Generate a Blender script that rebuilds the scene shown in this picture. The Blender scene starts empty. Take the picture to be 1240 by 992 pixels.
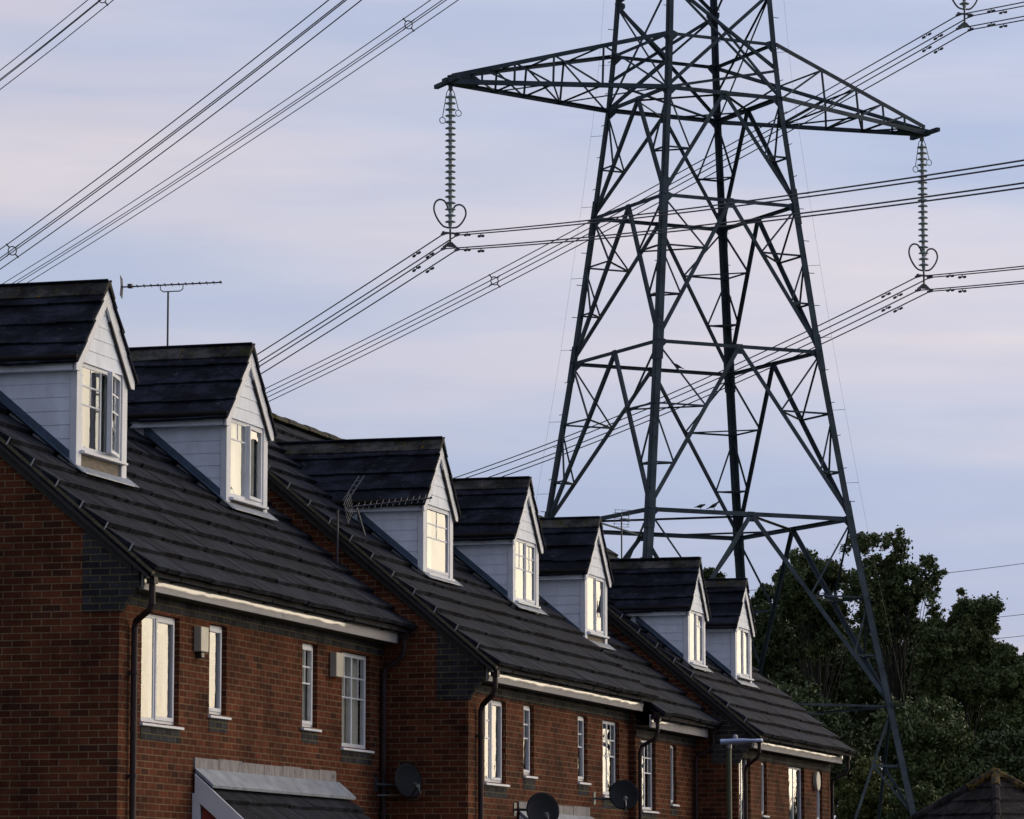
import bpy, math, random
import numpy as np
from mathutils import Vector, Matrix, noise
R = math.radians
rnd = random.Random(7)
scene = bpy.context.scene
COL = scene.collection
EYE = 1.6                                   # camera height above the near ground

# ------------------------------------------------------------------ frames
TH = R(16.11)                               # the terrace runs away from the camera at this azimuth
ORG = Vector((-4.179, 41.0, EYE))           # foot of the near facade corner, at eye height
ROWM = Matrix.Translation(ORG) @ Matrix.Rotation(-TH, 4, 'Z')   # local x = out of the facade, y = along the row, z above eye

def gz(x, y):                               # ground height
    return -0.9 * min(1, max(0, (y - 38) / 40.0))

# ------------------------------------------------------------------ materials
def new_mat(name):
    m = bpy.data.materials.new(name); m.use_nodes = True
    nt = m.node_tree; b = nt.nodes['Principled BSDF']
    return m, nt, b
def N(nt, t, **kw):
    n = nt.nodes.new(t)
    for k, v in kw.items(): setattr(n, k, v)
    return n
def L(nt, a, b): nt.links.new(a, b)
def ramp(nt, src, stops):
    r = N(nt, 'ShaderNodeValToRGB'); L(nt, src, r.inputs['Fac'])
    while len(r.color_ramp.elements) < len(stops): r.color_ramp.elements.new(.5)
    for e, (p, c) in zip(r.color_ramp.elements, stops):
        e.position = p; e.color = (*c, 1)
    return r
def noisen(nt, scale, detail=4, rough=.55, coord='Object', stretch=None):
    tc = N(nt, 'ShaderNodeTexCoord'); n = N(nt, 'ShaderNodeTexNoise')
    n.inputs['Scale'].default_value = scale; n.inputs['Detail'].default_value = detail; n.inputs['Roughness'].default_value = rough
    if stretch:
        mp = N(nt, 'ShaderNodeMapping'); mp.inputs['Scale'].default_value = stretch
        L(nt, tc.outputs[coord], mp.inputs['Vector']); L(nt, mp.outputs[0], n.inputs['Vector'])
    else: L(nt, tc.outputs[coord], n.inputs['Vector'])
    return n
def mixc(nt, fac, a, b, mode='MIX'):
    m = N(nt, 'ShaderNodeMix', data_type='RGBA', blend_type=mode)
    for s, v in ((m.inputs[0], fac), (m.inputs[6], a), (m.inputs[7], b)):
        if isinstance(v, (int, float)): s.default_value = v
        elif isinstance(v, tuple): s.default_value = (*v, 1)
        else: L(nt, v, s)
    return m.outputs[2]
def bump(nt, b, h, dist=.01, strength=.5, prev=None):
    bp = N(nt, 'ShaderNodeBump'); bp.inputs['Distance'].default_value = dist; bp.inputs['Strength'].default_value = strength
    L(nt, h, bp.inputs['Height'])
    if prev: L(nt, prev, bp.inputs['Normal'])
    L(nt, bp.outputs[0], b.inputs['Normal']); return bp.outputs[0]

def brick_mat(name, c1, c2, mortar, dark=(.03, .022, .02)):
    m, nt, b = new_mat(name)
    uv = N(nt, 'ShaderNodeTexCoord')
    br = N(nt, 'ShaderNodeTexBrick'); L(nt, uv.outputs['UV'], br.inputs['Vector'])
    br.inputs['Scale'].default_value = 1; br.inputs['Brick Width'].default_value = .225; br.inputs['Row Height'].default_value = .075
    br.inputs['Mortar Size'].default_value = .008; br.inputs['Mortar Smooth'].default_value = .25; br.inputs['Bias'].default_value = 0
    br.inputs['Color1'].default_value = (0, 0, 0, 1); br.inputs['Color2'].default_value = (1, 1, 1, 1); br.inputs['Mortar'].default_value = (.5, .5, .5, 1)
    # tone of each brick
    tone = ramp(nt, br.outputs['Color'], [(0, dark), (.22, c1), (.6, c2), (1, tuple(min(1, x * 1.45) for x in c2))])
    n1 = noisen(nt, 1.3, 7, .68); n2 = noisen(nt, 45, 4, .7)
    col = mixc(nt, .45, tone.outputs[0], ramp(nt, n2.outputs[0], [(.3, tuple(x * .55 for x in c1)), (.7, c2)]).outputs[0])
    weather = ramp(nt, n1.outputs[0], [(.32, (.38, .38, .42)), (.5, (.85, .82, .8)), (.66, (1.2, 1.12, 1.05))])
    mort = mixc(nt, .5, mortar, ramp(nt, n2.outputs[0], [(.3, tuple(x * .5 for x in mortar)), (.7, mortar)]).outputs[0])
    col = mixc(nt, br.outputs['Fac'], col, mort)
    col = mixc(nt, 1.0, col, weather.outputs[0], 'MULTIPLY')
    L(nt, col, b.inputs['Base Color']); b.inputs['Roughness'].default_value = .95; b.inputs['Specular IOR Level'].default_value = .06
    inv = N(nt, 'ShaderNodeMath', operation='MULTIPLY_ADD'); inv.inputs[1].default_value = -1; inv.inputs[2].default_value = 1; L(nt, br.outputs['Fac'], inv.inputs[0])
    p = bump(nt, b, inv.outputs[0], .010, 1.0); bump(nt, b, n2.outputs[0], .004, .5, p)
    return m
def plain(name, col, rough=.6, var=.25, scale=6, bumpd=0, metallic=0, spec=.5, stretch=None, patch=None):
    m, nt, b = new_mat(name)
    n = noisen(nt, scale, 5, .6, stretch=stretch)
    r = ramp(nt, n.outputs[0], [(.3, tuple(max(0, c * (1 - var)) for c in col)), (.7, tuple(min(1, c * (1 + var)) for c in col))])
    out = r.outputs[0]
    if patch:
        pc, ps, lo, hi = patch
        pn = noisen(nt, ps, 6, .65); pr = ramp(nt, pn.outputs[0], [(lo, (0, 0, 0)), (hi, (1, 1, 1))])
        out = mixc(nt, pr.outputs[0], out, pc)
    L(nt, out, b.inputs['Base Color'])
    b.inputs['Roughness'].default_value = rough; b.inputs['Metallic'].default_value = metallic; b.inputs['Specular IOR Level'].default_value = spec
    if bumpd:
        n2 = noisen(nt, scale * 8, 5, .6); bump(nt, b, n2.outputs[0], bumpd, .6)
    return m
def tile_mat(name, base, moss=.0, lichen=.0):
    m, nt, b = new_mat(name)
    g = N(nt, 'ShaderNodeNewGeometry')
    isl = ramp(nt, g.outputs['Random Per Island'], [(0, tuple(c * .6 for c in base)), (.5, base), (.93, tuple(c * 1.35 for c in base)), (1, tuple(c * 1.9 for c in base))])
    n1 = noisen(nt, 3.0, 7, .72, stretch=(.7, 1.6, .7)); n2 = noisen(nt, 60, 4, .7); n3 = noisen(nt, 9, 6, .75)
    c = mixc(nt, .62, isl.outputs[0], ramp(nt, n1.outputs[0], [(.41, tuple(x * .25 for x in base)), (.5, tuple(x * .9 for x in base)), (.60, (base[0] * 2.9, base[1] * 2.9, base[2] * 2.75))]).outputs[0])
    c = mixc(nt, ramp(nt, n3.outputs[0], [(.60, (0, 0, 0)), (.72, (.6, .6, .6))]).outputs[0], c, (.12, .12, .12))       # pale lichen specks
    if moss:
        nm = noisen(nt, 7, 6, .7)
        c = mixc(nt, ramp(nt, nm.outputs[0], [(.62 - moss * .3, (0, 0, 0)), (.72 - moss * .2, (1, 1, 1))]).outputs[0], c, (.045, .05, .015))
    if lichen:
        nl = noisen(nt, 11, 5, .7)
        c = mixc(nt, ramp(nt, nl.outputs[0], [(.64 - lichen * .2, (0, 0, 0)), (.72 - lichen * .1, (1, 1, 1))]).outputs[0], c, (.16, .10, .02))
    L(nt, c, b.inputs['Base Color'])
    rr = ramp(nt, n1.outputs[0], [(.3, (.7, .7, .7)), (.7, (.95, .95, .95))]); L(nt, rr.outputs[0], b.inputs['Roughness'])
    b.inputs['Specular IOR Level'].default_value = .07
    p = bump(nt, b, n2.outputs[0], .004, .6); bump(nt, b, n3.outputs[0], .012, .7, p)
    return m

M = {}
M['brick'] = brick_mat('red_brick', (.074, .0235, .0135), (.118, .039, .0215), (.20, .14, .085))
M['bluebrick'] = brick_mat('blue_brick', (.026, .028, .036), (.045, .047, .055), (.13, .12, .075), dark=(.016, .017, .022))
M['tile'] = tile_mat('concrete_roof_tile', (.0135, .0155, .0235))
M['mosstile'] = tile_mat('mossy_ridge_tile', (.04, .039, .038), moss=.3, lichen=.25)
M['garagetile'] = tile_mat('garage_roof_tile', (.020, .017, .018), moss=.12)
M['garageridge'] = tile_mat('garage_hip_tile', (.03, .026, .024), moss=.3, lichen=.95)
M['oldridge'] = tile_mat('weathered_ridge_tile', (.045, .042, .038), moss=.5)
M['upvc'] = plain('white_upvc', (.64, .66, .71), .55, .07, 3, spec=.25)
M['clad'] = plain('white_cladding', (.70, .75, .84), .6, .10, 3.5, spec=.2, stretch=(1.5, 1.5, .6), patch=((.52, .55, .58), 2.2, .55, .85))
M['fascia'] = plain('white_fascia', (.50, .48, .50), .10, .05, 3, spec=.6)
M['soffit'] = plain('brown_soffit', (.055, .045, .03), .8, .3, 8)
M['gutter'] = plain('black_gutter', (.014, .011, .010), .8, .2, 5, spec=.08)
M['pipe'] = plain('brown_downpipe', (.030, .018, .020), .6, .2, 5, spec=.2)
M['lead'] = plain('grey_lead', (.22, .25, .30), .5, .3, 6, bumpd=.004)
M['leaddark'] = plain('dark_lead_flashing', (.045, .075, .12), .5, .3, 6, bumpd=.004)
M['mortar'] = plain('verge_mortar', (.085, .075, .045), .9, .4, 25, bumpd=.006)
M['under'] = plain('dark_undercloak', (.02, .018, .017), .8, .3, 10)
M['board'] = plain('weathered_board', (.15, .125, .10), .8, .35, 9, bumpd=.004, stretch=(1, 1, 3))
M['render'] = plain('stained_render', (.19, .18, .185), .85, .4, 5, bumpd=.006, stretch=(1, 3, .8), patch=((.07, .07, .07), 6, .58, .66))
M['boxgrey'] = plain('wall_box_plastic', (.42, .40, .33), .5, .1, 6)
M['black'] = plain('black_plastic', (.015, .015, .016), .45, .2, 8)
M['dish'] = plain('dark_dish_metal', (.013, .014, .017), .55, .2, 9, spec=.2)
M['steel'] = plain('galvanised_fittings', (.20, .21, .23), .45, .2, 9, metallic=.6)
M['clip'] = plain('verge_clip_metal', (.30, .31, .33), .45, .15, 30, metallic=.2)
M['aerial'] = plain('aerial_aluminium', (.055, .055, .065), .5, .2, 12)
M['pylon'] = plain('painted_pylon_steel', (.044, .060, .074), .75, .4, 1.6, spec=.12, patch=((.065, .08, .09), 3, .55, .7))
M['pyldark'] = plain('pylon_fitting_steel', (.03, .04, .048), .5, .3, 5)
M['wire'] = plain('conductor_aluminium', (.035, .035, .045), .6, .2, 2)
M['insul'] = plain('insulator_glass_grey', (.30, .36, .37), .25, .2, 20)
M['bark'] = plain('tree_bark', (.018, .016, .012), .9, .35, 12, bumpd=.01)
M['curtain'] = plain('pale_curtain', (.62, .58, .50), .9, .12, 5, stretch=(1, 14, .3))
M['greycurtain'] = plain('grey_blind', (.20, .22, .24), .9, .2, 5, stretch=(1, 14, .3))
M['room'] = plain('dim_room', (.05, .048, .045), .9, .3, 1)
M['lampblue'] = plain('pale_lamp_shell', (.28, .36, .55), .4, .15, 6)
M['post'] = plain('green_lamp_post', (.035, .05, .022), .5, .3, 10)
M['bird'] = plain('dark_feathers', (.02, .02, .022), .7, .3, 30)
M['redpanel'] = plain('red_painted_door', (.22, .03, .015), .6, .2, 4)
M['grass'] = plain('rough_grass', (.05, .07, .025), .95, .4, .7, bumpd=.02)
M['asphalt'] = plain('asphalt', (.05, .05, .05), .9, .25, 3, bumpd=.01)
M['paving'] = plain('concrete_paving', (.22, .21, .2), .9, .2, 3)

def glass_mat():
    m, nt, b = new_mat('window_glass')
    out = nt.nodes['Material Output']; nt.nodes.remove(b)
    fr = N(nt, 'ShaderNodeFresnel'); fr.inputs['IOR'].default_value = 1.85
    tr = N(nt, 'ShaderNodeBsdfTransparent'); tr.inputs[0].default_value = (.93, .95, .95, 1)
    gl = N(nt, 'ShaderNodeBsdfGlossy'); gl.inputs['Roughness'].default_value = .015; gl.inputs[0].default_value = (1, 1, 1, 1)
    nn = noisen(nt, 1.6, 3, .5); bp = N(nt, 'ShaderNodeBump'); bp.inputs['Distance'].default_value = .016; bp.inputs['Strength'].default_value = .5
    L(nt, nn.outputs[0], bp.inputs['Height']); L(nt, bp.outputs[0], gl.inputs['Normal'])
    mx = N(nt, 'ShaderNodeMixShader'); ge_ = N(nt, 'ShaderNodeNewGeometry'); inv = N(nt, 'ShaderNodeMath', operation='SUBTRACT'); inv.inputs[0].default_value = 1; L(nt, ge_.outputs['Backfacing'], inv.inputs[1])
    mu = N(nt, 'ShaderNodeMath', operation='MULTIPLY'); L(nt, fr.outputs[0], mu.inputs[0]); L(nt, inv.outputs[0], mu.inputs[1]); L(nt, mu.outputs[0], mx.inputs[0]); L(nt, tr.outputs[0], mx.inputs[1]); L(nt, gl.outputs[0], mx.inputs[2])
    L(nt, mx.outputs[0], out.inputs['Surface']); return m
M['glass'] = glass_mat()

def leaf_mat(name, lo, hi):
    m, nt, b = new_mat(name)
    g = N(nt, 'ShaderNodeNewGeometry'); n = noisen(nt, .55, 3, .6)
    a = ramp(nt, g.outputs['Random Per Island'], [(0, lo), (1, hi)])
    c = mixc(nt, .5, a.outputs[0], ramp(nt, n.outputs[0], [(.35, lo), (.65, hi)]).outputs[0])
    L(nt, c, b.inputs['Base Color']); b.inputs['Roughness'].default_value = .6; b.inputs['Specular IOR Level'].default_value = .25
    return m
M['leaf_a'] = leaf_mat('leaf_dark', (.028, .046, .017), (.095, .125, .045))
M['leaf_b'] = leaf_mat('leaf_mid', (.038, .060, .020), (.125, .155, .055))
M['leaf_c'] = leaf_mat('leaf_yellowgreen', (.05, .065, .018), (.13, .14, .035))

# ------------------------------------------------------------------ object helpers
def tag(o, label=None, cat=None, group=None, kind=None):
    if label: o['label'] = label
    if cat: o['category'] = cat
    if group: o['group'] = group
    if kind: o['kind'] = kind
    return o
class Fr:                                   # a modelling frame: its matrix takes modelling coordinates to the world
    def __init__(s, m): s.m = m
ROW = Fr(ROWM); WORLD = Fr(Matrix.Identity(4))
def empty(name, label, cat, at, fr=ROW, group=None):
    o = bpy.data.objects.new(name, None); COL.objects.link(o); o.empty_display_size = .3
    o.matrix_world = fr.m @ Matrix.Translation(Vector(at)); o['org'] = list(at)
    tag(o, label, cat, group); return o
class MB:
    def __init__(s): s.v = []; s.f = []; s.mi = []; s.cur = 0
    def add(s, vs, fs):
        k = len(s.v); s.v += [tuple(v) for v in vs]
        for f in fs: s.f.append(tuple(k + i for i in f)); s.mi.append(s.cur)
        return s
    def box(s, x0, x1, y0, y1, z0, z1):
        return s.hexa([(x0, y0, z0), (x1, y0, z0), (x1, y1, z0), (x0, y1, z0), (x0, y0, z1), (x1, y0, z1), (x1, y1, z1), (x0, y1, z1)])
    def hexa(s, p):
        return s.add(p, [(3, 2, 1, 0), (4, 5, 6, 7), (0, 1, 5, 4), (1, 2, 6, 5), (2, 3, 7, 6), (3, 0, 4, 7)])
    def prism(s, pts, d):                   # planar polygon pushed along d
        n = len(pts); d = Vector(d); a = [Vector(p) for p in pts]
        return s.add(a + [p + d for p in a], [tuple(range(n))[::-1], tuple(range(n, 2 * n))] + [(i, (i + 1) % n, n + (i + 1) % n, n + i) for i in range(n)])
    def poly(s, pts): return s.add(pts, [tuple(range(len(pts)))])
    def tube(s, path, r, n=8, caps=True, taper=None):
        path = [Vector(p) for p in path]; k = len(s.v); m = len(path)
        t0 = (path[1] - path[0]).normalized(); up = Vector((0, 0, 1)) if abs(t0.z) < .9 else Vector((1, 0, 0))
        nx = t0.cross(up).normalized(); vs = []
        for i, p in enumerate(path):
            t = (path[min(i + 1, m - 1)] - path[max(i - 1, 0)]).normalized()
            nx = (nx - t * nx.dot(t)).normalized(); ny = t.cross(nx)
            rr = r if taper is None else r + (taper - r) * i / (m - 1)
            for j in range(n):
                a = 2 * math.pi * j / n; vs.append(p + nx * (rr * math.cos(a)) + ny * (rr * math.sin(a)))
        fs = [(i * n + j, i * n + (j + 1) % n, (i + 1) * n + (j + 1) % n, (i + 1) * n + j) for i in range(m - 1) for j in range(n)]
        if caps: fs += [tuple(range(n))[::-1], tuple((m - 1) * n + j for j in range(n))]
        return s.add(vs, fs)
    def angle(s, P, Q, w, t, n1, out=0):    # an L-section bar from P to Q; n1 = direction of its thin face normal
        P = Vector(P); Q = Vector(Q); d = (Q - P).normalized(); n1 = Vector(n1); n1 = (n1 - d * n1.dot(d)).normalized(); n2 = d.cross(n1)
        for (a0, a1, b0, b1) in ((0, t, -w / 2, w / 2), (-w * .55, 0, -w / 2, -w / 2 + t)):
            c = [n1 * a + n2 * b for a, b in ((a0, b0), (a1, b0), (a1, b1), (a0, b1))]
            s.hexa([P + c[0], P + c[1], P + c[2], P + c[3], Q + c[0], Q + c[1], Q + c[2], Q + c[3]])
        return s
    def lathe(s, prof, c, n=16):            # profile of (radius, z) around the vertical through c
        c = Vector(c); vs = [c + Vector((r * math.cos(2 * math.pi * j / n), r * math.sin(2 * math.pi * j / n), z)) for r, z in prof for j in range(n)]
        m = len(prof)
        return s.add(vs, [(i * n + j, i * n + (j + 1) % n, (i + 1) * n + (j + 1) % n, (i + 1) * n + j) for i in range(m - 1) for j in range(n)] + [tuple(range(n))[::-1], tuple((m - 1) * n + j for j in range(n))])
    def build(s, name, mat, parent=None, fr=ROW, at=None, smooth=False, bevel=0, label=None):
        me = bpy.data.meshes.new(name)
        if parent is not None:
            o0 = parent
            while o0.parent: o0 = o0.parent
            org = Vector(o0['org'])
        else: org = Vector(at) if at is not None else Vector(s.v[0])
        vv = [Vector(v) for v in s.v]
        me.from_pydata([tuple(v - org) for v in vv], [], s.f); me.validate(); me.update()
        for mm in (mat if isinstance(mat, (list, tuple)) else [mat]): me.materials.append(mm)
        uvl = me.uv_layers.new(name='UVMap'); 
        for p in me.polygons:
            if p.index < len(s.mi): p.material_index = s.mi[p.index]
            n = p.normal; a = (abs(n.x), abs(n.y), abs(n.z)); k = a.index(max(a)); p.use_smooth = smooth
            for li in p.loop_indices:
                c = me.vertices[me.loops[li].vertex_index].co + org
                uvl.data[li].uv = (c.y, c.z) if k == 0 else ((c.x + .11, c.z) if k == 1 else (c.x, c.y))
        o = bpy.data.objects.new(name, me); COL.objects.link(o)
        if parent is not None: o.parent = parent
        else: o.matrix_world = fr.m @ Matrix.Translation(org)
        if bevel:
            bm = o.modifiers.new('edge', 'BEVEL'); bm.width = bevel; bm.segments = 2; bm.limit_method = 'ANGLE'
        if label: o['label'] = label
        return o

# ------------------------------------------------------------------ world, sun, camera
SUN_AZ, SUN_EL = R(60), R(3.5)
w = bpy.data.worlds.new('World'); scene.world = w; w.use_nodes = True
nt = w.node_tree; bg = nt.nodes['Background']; bg.inputs['Strength'].default_value = .1
sky = N(nt, 'ShaderNodeTexSky'); sky.sky_type = 'NISHITA'; sky.sun_disc = False; sky.sun_elevation = SUN_EL; sky.sun_rotation = SUN_AZ
tc = N(nt, 'ShaderNodeTexCoord'); sep = N(nt, 'ShaderNodeSeparateXYZ'); L(nt, tc.outputs['Generated'], sep.inputs[0])
def mth(op, a, b=None, c=None, clamp=False):
    n = N(nt, 'ShaderNodeMath', operation=op); n.use_clamp = clamp
    for i, v in enumerate((a, b, c)):
        if v is None: continue
        if isinstance(v, (int, float)): n.inputs[i].default_value = v
        else: L(nt, v, n.inputs[i])
    return n.outputs[0]
mp = N(nt, 'ShaderNodeMapping'); mp.inputs['Scale'].default_value = (1.5, 1.5, 16); mp.inputs['Location'].default_value = (.3, .7, .35); L(nt, tc.outputs['Generated'], mp.inputs[0])
cn = N(nt, 'ShaderNodeTexNoise'); cn.inputs['Scale'].default_value = 1.7; cn.inputs['Detail'].default_value = 5; cn.inputs['Roughness'].default_value = .5; cn.inputs['Distortion'].default_value = .15; L(nt, mp.outputs[0], cn.inputs['Vector'])
cloud = ramp(nt, cn.outputs[0], [(.34, (5.3, 6.1, 8.3)), (.46, (6.1, 6.65, 8.5)), (.56, (7.2, 7.15, 8.5)), (.68, (8.4, 7.8, 8.5))])
hor = ramp(nt, mth('MULTIPLY', sep.outputs[2], 3.0), [(0, (.80, .78, .80)), (.16, (.86, .86, .91)), (.5, (1.0, 1.0, 1.0)), (1, (.9, .92, 1.0))])
c1 = mixc(nt, 1.0, cloud.outputs[0], hor.outputs[0], 'MULTIPLY')
mp2 = N(nt, 'ShaderNodeMapping'); mp2.inputs['Scale'].default_value = (7, 7, 30); L(nt, tc.outputs['Generated'], mp2.inputs[0])
fn2 = N(nt, 'ShaderNodeTexNoise'); fn2.inputs['Scale'].default_value = 2.2; fn2.inputs['Detail'].default_value = 7; fn2.inputs['Roughness'].default_value = .6; L(nt, mp2.outputs[0], fn2.inputs['Vector'])
c1 = mixc(nt, 1.0, c1, ramp(nt, fn2.outputs[0], [(.3, (.955, .96, .975)), (.7, (1.035, 1.03, 1.02))]).outputs[0], 'MULTIPLY')
# the sky is brighter on the sunset side than behind the camera
sd = Vector((math.sin(SUN_AZ) * math.cos(SUN_EL), math.cos(SUN_AZ) * math.cos(SUN_EL), math.sin(SUN_EL)))
vm = N(nt, 'ShaderNodeVectorMath', operation='DOT_PRODUCT'); L(nt, tc.outputs['Generated'], vm.inputs[0]); vm.inputs[1].default_value = sd
side = mth('MULTIPLY_ADD', vm.outputs['Value'], .27, .72, clamp=False)
side = mth('MINIMUM', side, .97)
c2 = mixc(nt, 1.0, c1, side, 'MULTIPLY')
# a low band of afterglow under the cloud edge, on the sunset side only
gh = Vector((math.sin(R(56)), math.cos(R(56)), 0))
vg2 = N(nt, 'ShaderNodeVectorMath', operation='DOT_PRODUCT'); L(nt, tc.outputs['Generated'], vg2.inputs[0]); vg2.inputs[1].default_value = gh
def mrange(v, a, b, c=0, d=1):
    n = N(nt, 'ShaderNodeMapRange', interpolation_type='SMOOTHSTEP'); n.inputs[1].default_value = a; n.inputs[2].default_value = b; n.inputs[3].default_value = c; n.inputs[4].default_value = d
    L(nt, v, n.inputs[0]); return n.outputs[0]
edge = mth('MULTIPLY_ADD', cn.outputs[0], -.05, mth('ADD', sep.outputs[2], .025))
gn = noisen(nt, 5, 3, .5, coord='Generated', stretch=(1, 1, 4)); gb = mth('MULTIPLY', mth('MULTIPLY_ADD', gn.outputs[0], 1.2, .4), mrange(vg2.outputs['Value'], .70, .86), mrange(edge, .094, .113, 1, .06))
gcol = mixc(nt, 1.0, (31.0, 25.5, 16.0), gb, 'MULTIPLY')
c3 = mixc(nt, 1.0, c2, gcol, 'ADD')
c4 = mixc(nt, .12, c3, sky.outputs[0], 'ADD')
L(nt, c4, bg.inputs['Color'])

sun = bpy.data.objects.new('sun', bpy.data.lights.new('sun', 'SUN')); COL.objects.link(sun)
sun.data.energy = .5; sun.data.angle = R(20); sun.data.color = (1.0, .83, .66)
sun.rotation_euler = Vector(sd).to_track_quat('Z', 'Y').to_euler()

cam = bpy.data.objects.new('camera', bpy.data.cameras.new('camera')); COL.objects.link(cam); scene.camera = cam
cam.data.sensor_width = 36; cam.data.lens = 36 * 4670 / 1240; cam.data.clip_end = 8000; cam.data.clip_start = .5
cam.location = (0, 0, EYE); cam.rotation_euler = (R(90 + 7.3695), 0, 0)
cam.data.dof.use_dof = False
scene.view_settings.view_transform = 'Standard'; scene.view_settings.look = 'None'; scene.view_settings.exposure = 0; scene.view_settings.gamma = 1
scene.render.engine = 'CYCLES'
scene.cycles.transparent_max_bounces = 12

# ------------------------------------------------------------------ ground
def sheet(name, x0, x1, y0, y1, nx, ny, dz, mat):
    m = MB(); vs = []
    for j in range(ny + 1):
        for i in range(nx + 1):
            x = x0 + (x1 - x0) * i / nx; y = y0 + (y1 - y0) * j / ny
            vs.append((x, y, gz(x, y) + dz))
    m.add(vs, [(j * (nx + 1) + i, j * (nx + 1) + i + 1, (j + 1) * (nx + 1) + i + 1, (j + 1) * (nx + 1) + i) for j in range(ny) for i in range(nx)])
    return tag(m.build(name, mat, fr=WORLD, at=(0, 0, 0)), kind='structure')
gm = MB(); ys = [-3000, -300, 0, 20, 38] + [38 + 2.5 * k for k in range(1, 17)] + [120, 200, 400, 1200, 5000]
xs = [-4000, -400, -60, 60, 400, 4000]
gm.add([(x, y, gz(x, y)) for y in ys for x in xs], [(j * 6 + i, j * 6 + i + 1, (j + 1) * 6 + i + 1, (j + 1) * 6 + i) for j in range(len(ys) - 1) for i in range(5)])
tag(gm.build('ground', M['grass'], fr=WORLD, at=(0, 0, 0)), kind='structure')
def strip(name, v0, v1, u0, u1, dz, mat, thick=0):   # strip of surfacing along the terrace
    m = MB(); n = 40; vs = []
    for j in range(n + 1):
        u = u0 + (u1 - u0) * j / n
        for v in (v0, v1):
            p = ROWM @ Vector((v, u, 0)); z = gz(p.x, p.y) + dz
            vs.append((p.x, p.y, z))
    m.add(vs, [(2 * j, 2 * j + 1, 2 * j + 3, 2 * j + 2) for j in range(n)])
    if thick:
        k = len(m.v); 
        m.add([(x, y, z - thick) for x, y, z in vs], [])
        for j in range(n): m.f += [(2 * j + 1, k + 2 * j + 1, k + 2 * j + 3, 2 * j + 3), (2 * j + 2, k + 2 * j + 2, k + 2 * j, 2 * j)]; m.mi += [0, 0]
    return tag(m.build(name, mat, fr=WORLD, at=(0, 0, 0)), kind='structure')
strip('road', 5.2, 10.8, -36, 60, .012, M['asphalt'])
strip('pavement', 3.4, 5.2, -36, 60, .13, M['paving'], .12)

# ------------------------------------------------------------------ houses
GAUGE_V = .285; PITCH = .83; CP = 1 / math.sqrt(1 + PITCH * PITCH); SP = PITCH * CP
def tiles(m, O, A, B, Nn, length, runs, gauge, tw=.33, step=.056, seed=0, clip=None, jit=.003):
    """courses of flat interlocking tiles. O: eave start, A: unit vector along the eave, B: up the slope, Nn: outward normal"""
    r = random.Random(seed); O, A, B, Nn = map(Vector, (O, A, B, Nn))
    for i in range(runs):
        b0 = i * gauge; b1 = b0 + gauge + .06
        a = -(i % 2) * tw * .5; ph = r.random() * 6
        while a < length - 1e-4:
            a0 = max(a, 0); a1 = min(a + tw, length); a += tw
            if a1 - a0 < .02: continue
            wob = .011 * math.sin(ph + a0 * 1.7) + .006 * math.sin(ph * 3 + a0 * 5.1) + r.uniform(-.004, .004); sag = r.uniform(-jit, jit) + .006 * math.sin(ph * 2 + a0 * 2.3)
            lo = O + B * (b0 + wob); hi = O + B * b1
            g = .0005
            p = []
            for (base, h) in ((lo, step + .012 + sag), (hi, .008)):
                for aa in (a0 + g, a1 - g): p.append(base + A * aa + Nn * h)
            q = [p[0] - Nn * (step - .002), p[1] - Nn * (step - .002), p[2] - Nn * .02, p[3] - Nn * .02]
            if clip and clip(a0, b0): continue
            m.hexa([q[0], q[1], q[3], q[2], p[0], p[1], p[3], p[2]])

def wall_with_holes(m, v, u0, u1, z0, z1, holes, depth=.10):
    us = sorted({u0, u1, *[h[0] for h in holes], *[h[1] for h in holes]}); zs = sorted({z0, z1, *[h[2] for h in holes], *[h[3] for h in holes]})
    for a, b in zip(us, us[1:]):
        for c, d in zip(zs, zs[1:]):
            if any(h[0] - 1e-6 <= a and b <= h[1] + 1e-6 and h[2] - 1e-6 <= c and d <= h[3] + 1e-6 for h in holes): continue
            m.poly([(v, a, c), (v, b, c), (v, b, d), (v, a, d)])
    for a, b, c, d in holes:
        w_ = v - depth
        m.poly([(v, a, c), (v, a, d), (w_, a, d), (w_, a, c)]); m.poly([(v, b, d), (v, b, c), (w_, b, c), (w_, b, d)])
        m.poly([(v, a, d), (v, b, d), (w_, b, d), (w_, a, d)]); m.poly([(v, b, c), (v, a, c), (w_, a, c), (w_, b, c)])

def bar_frame(m, v0, v1, a, b, c, d, w_):
    m.box(v0, v1, a, a + w_, c, d); m.box(v0, v1, b - w_, b, c, d)
    m.box(v0, v1, a + w_, b - w_, c, c + w_); m.box(v0, v1, a + w_, b - w_, d - w_, d)

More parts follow.
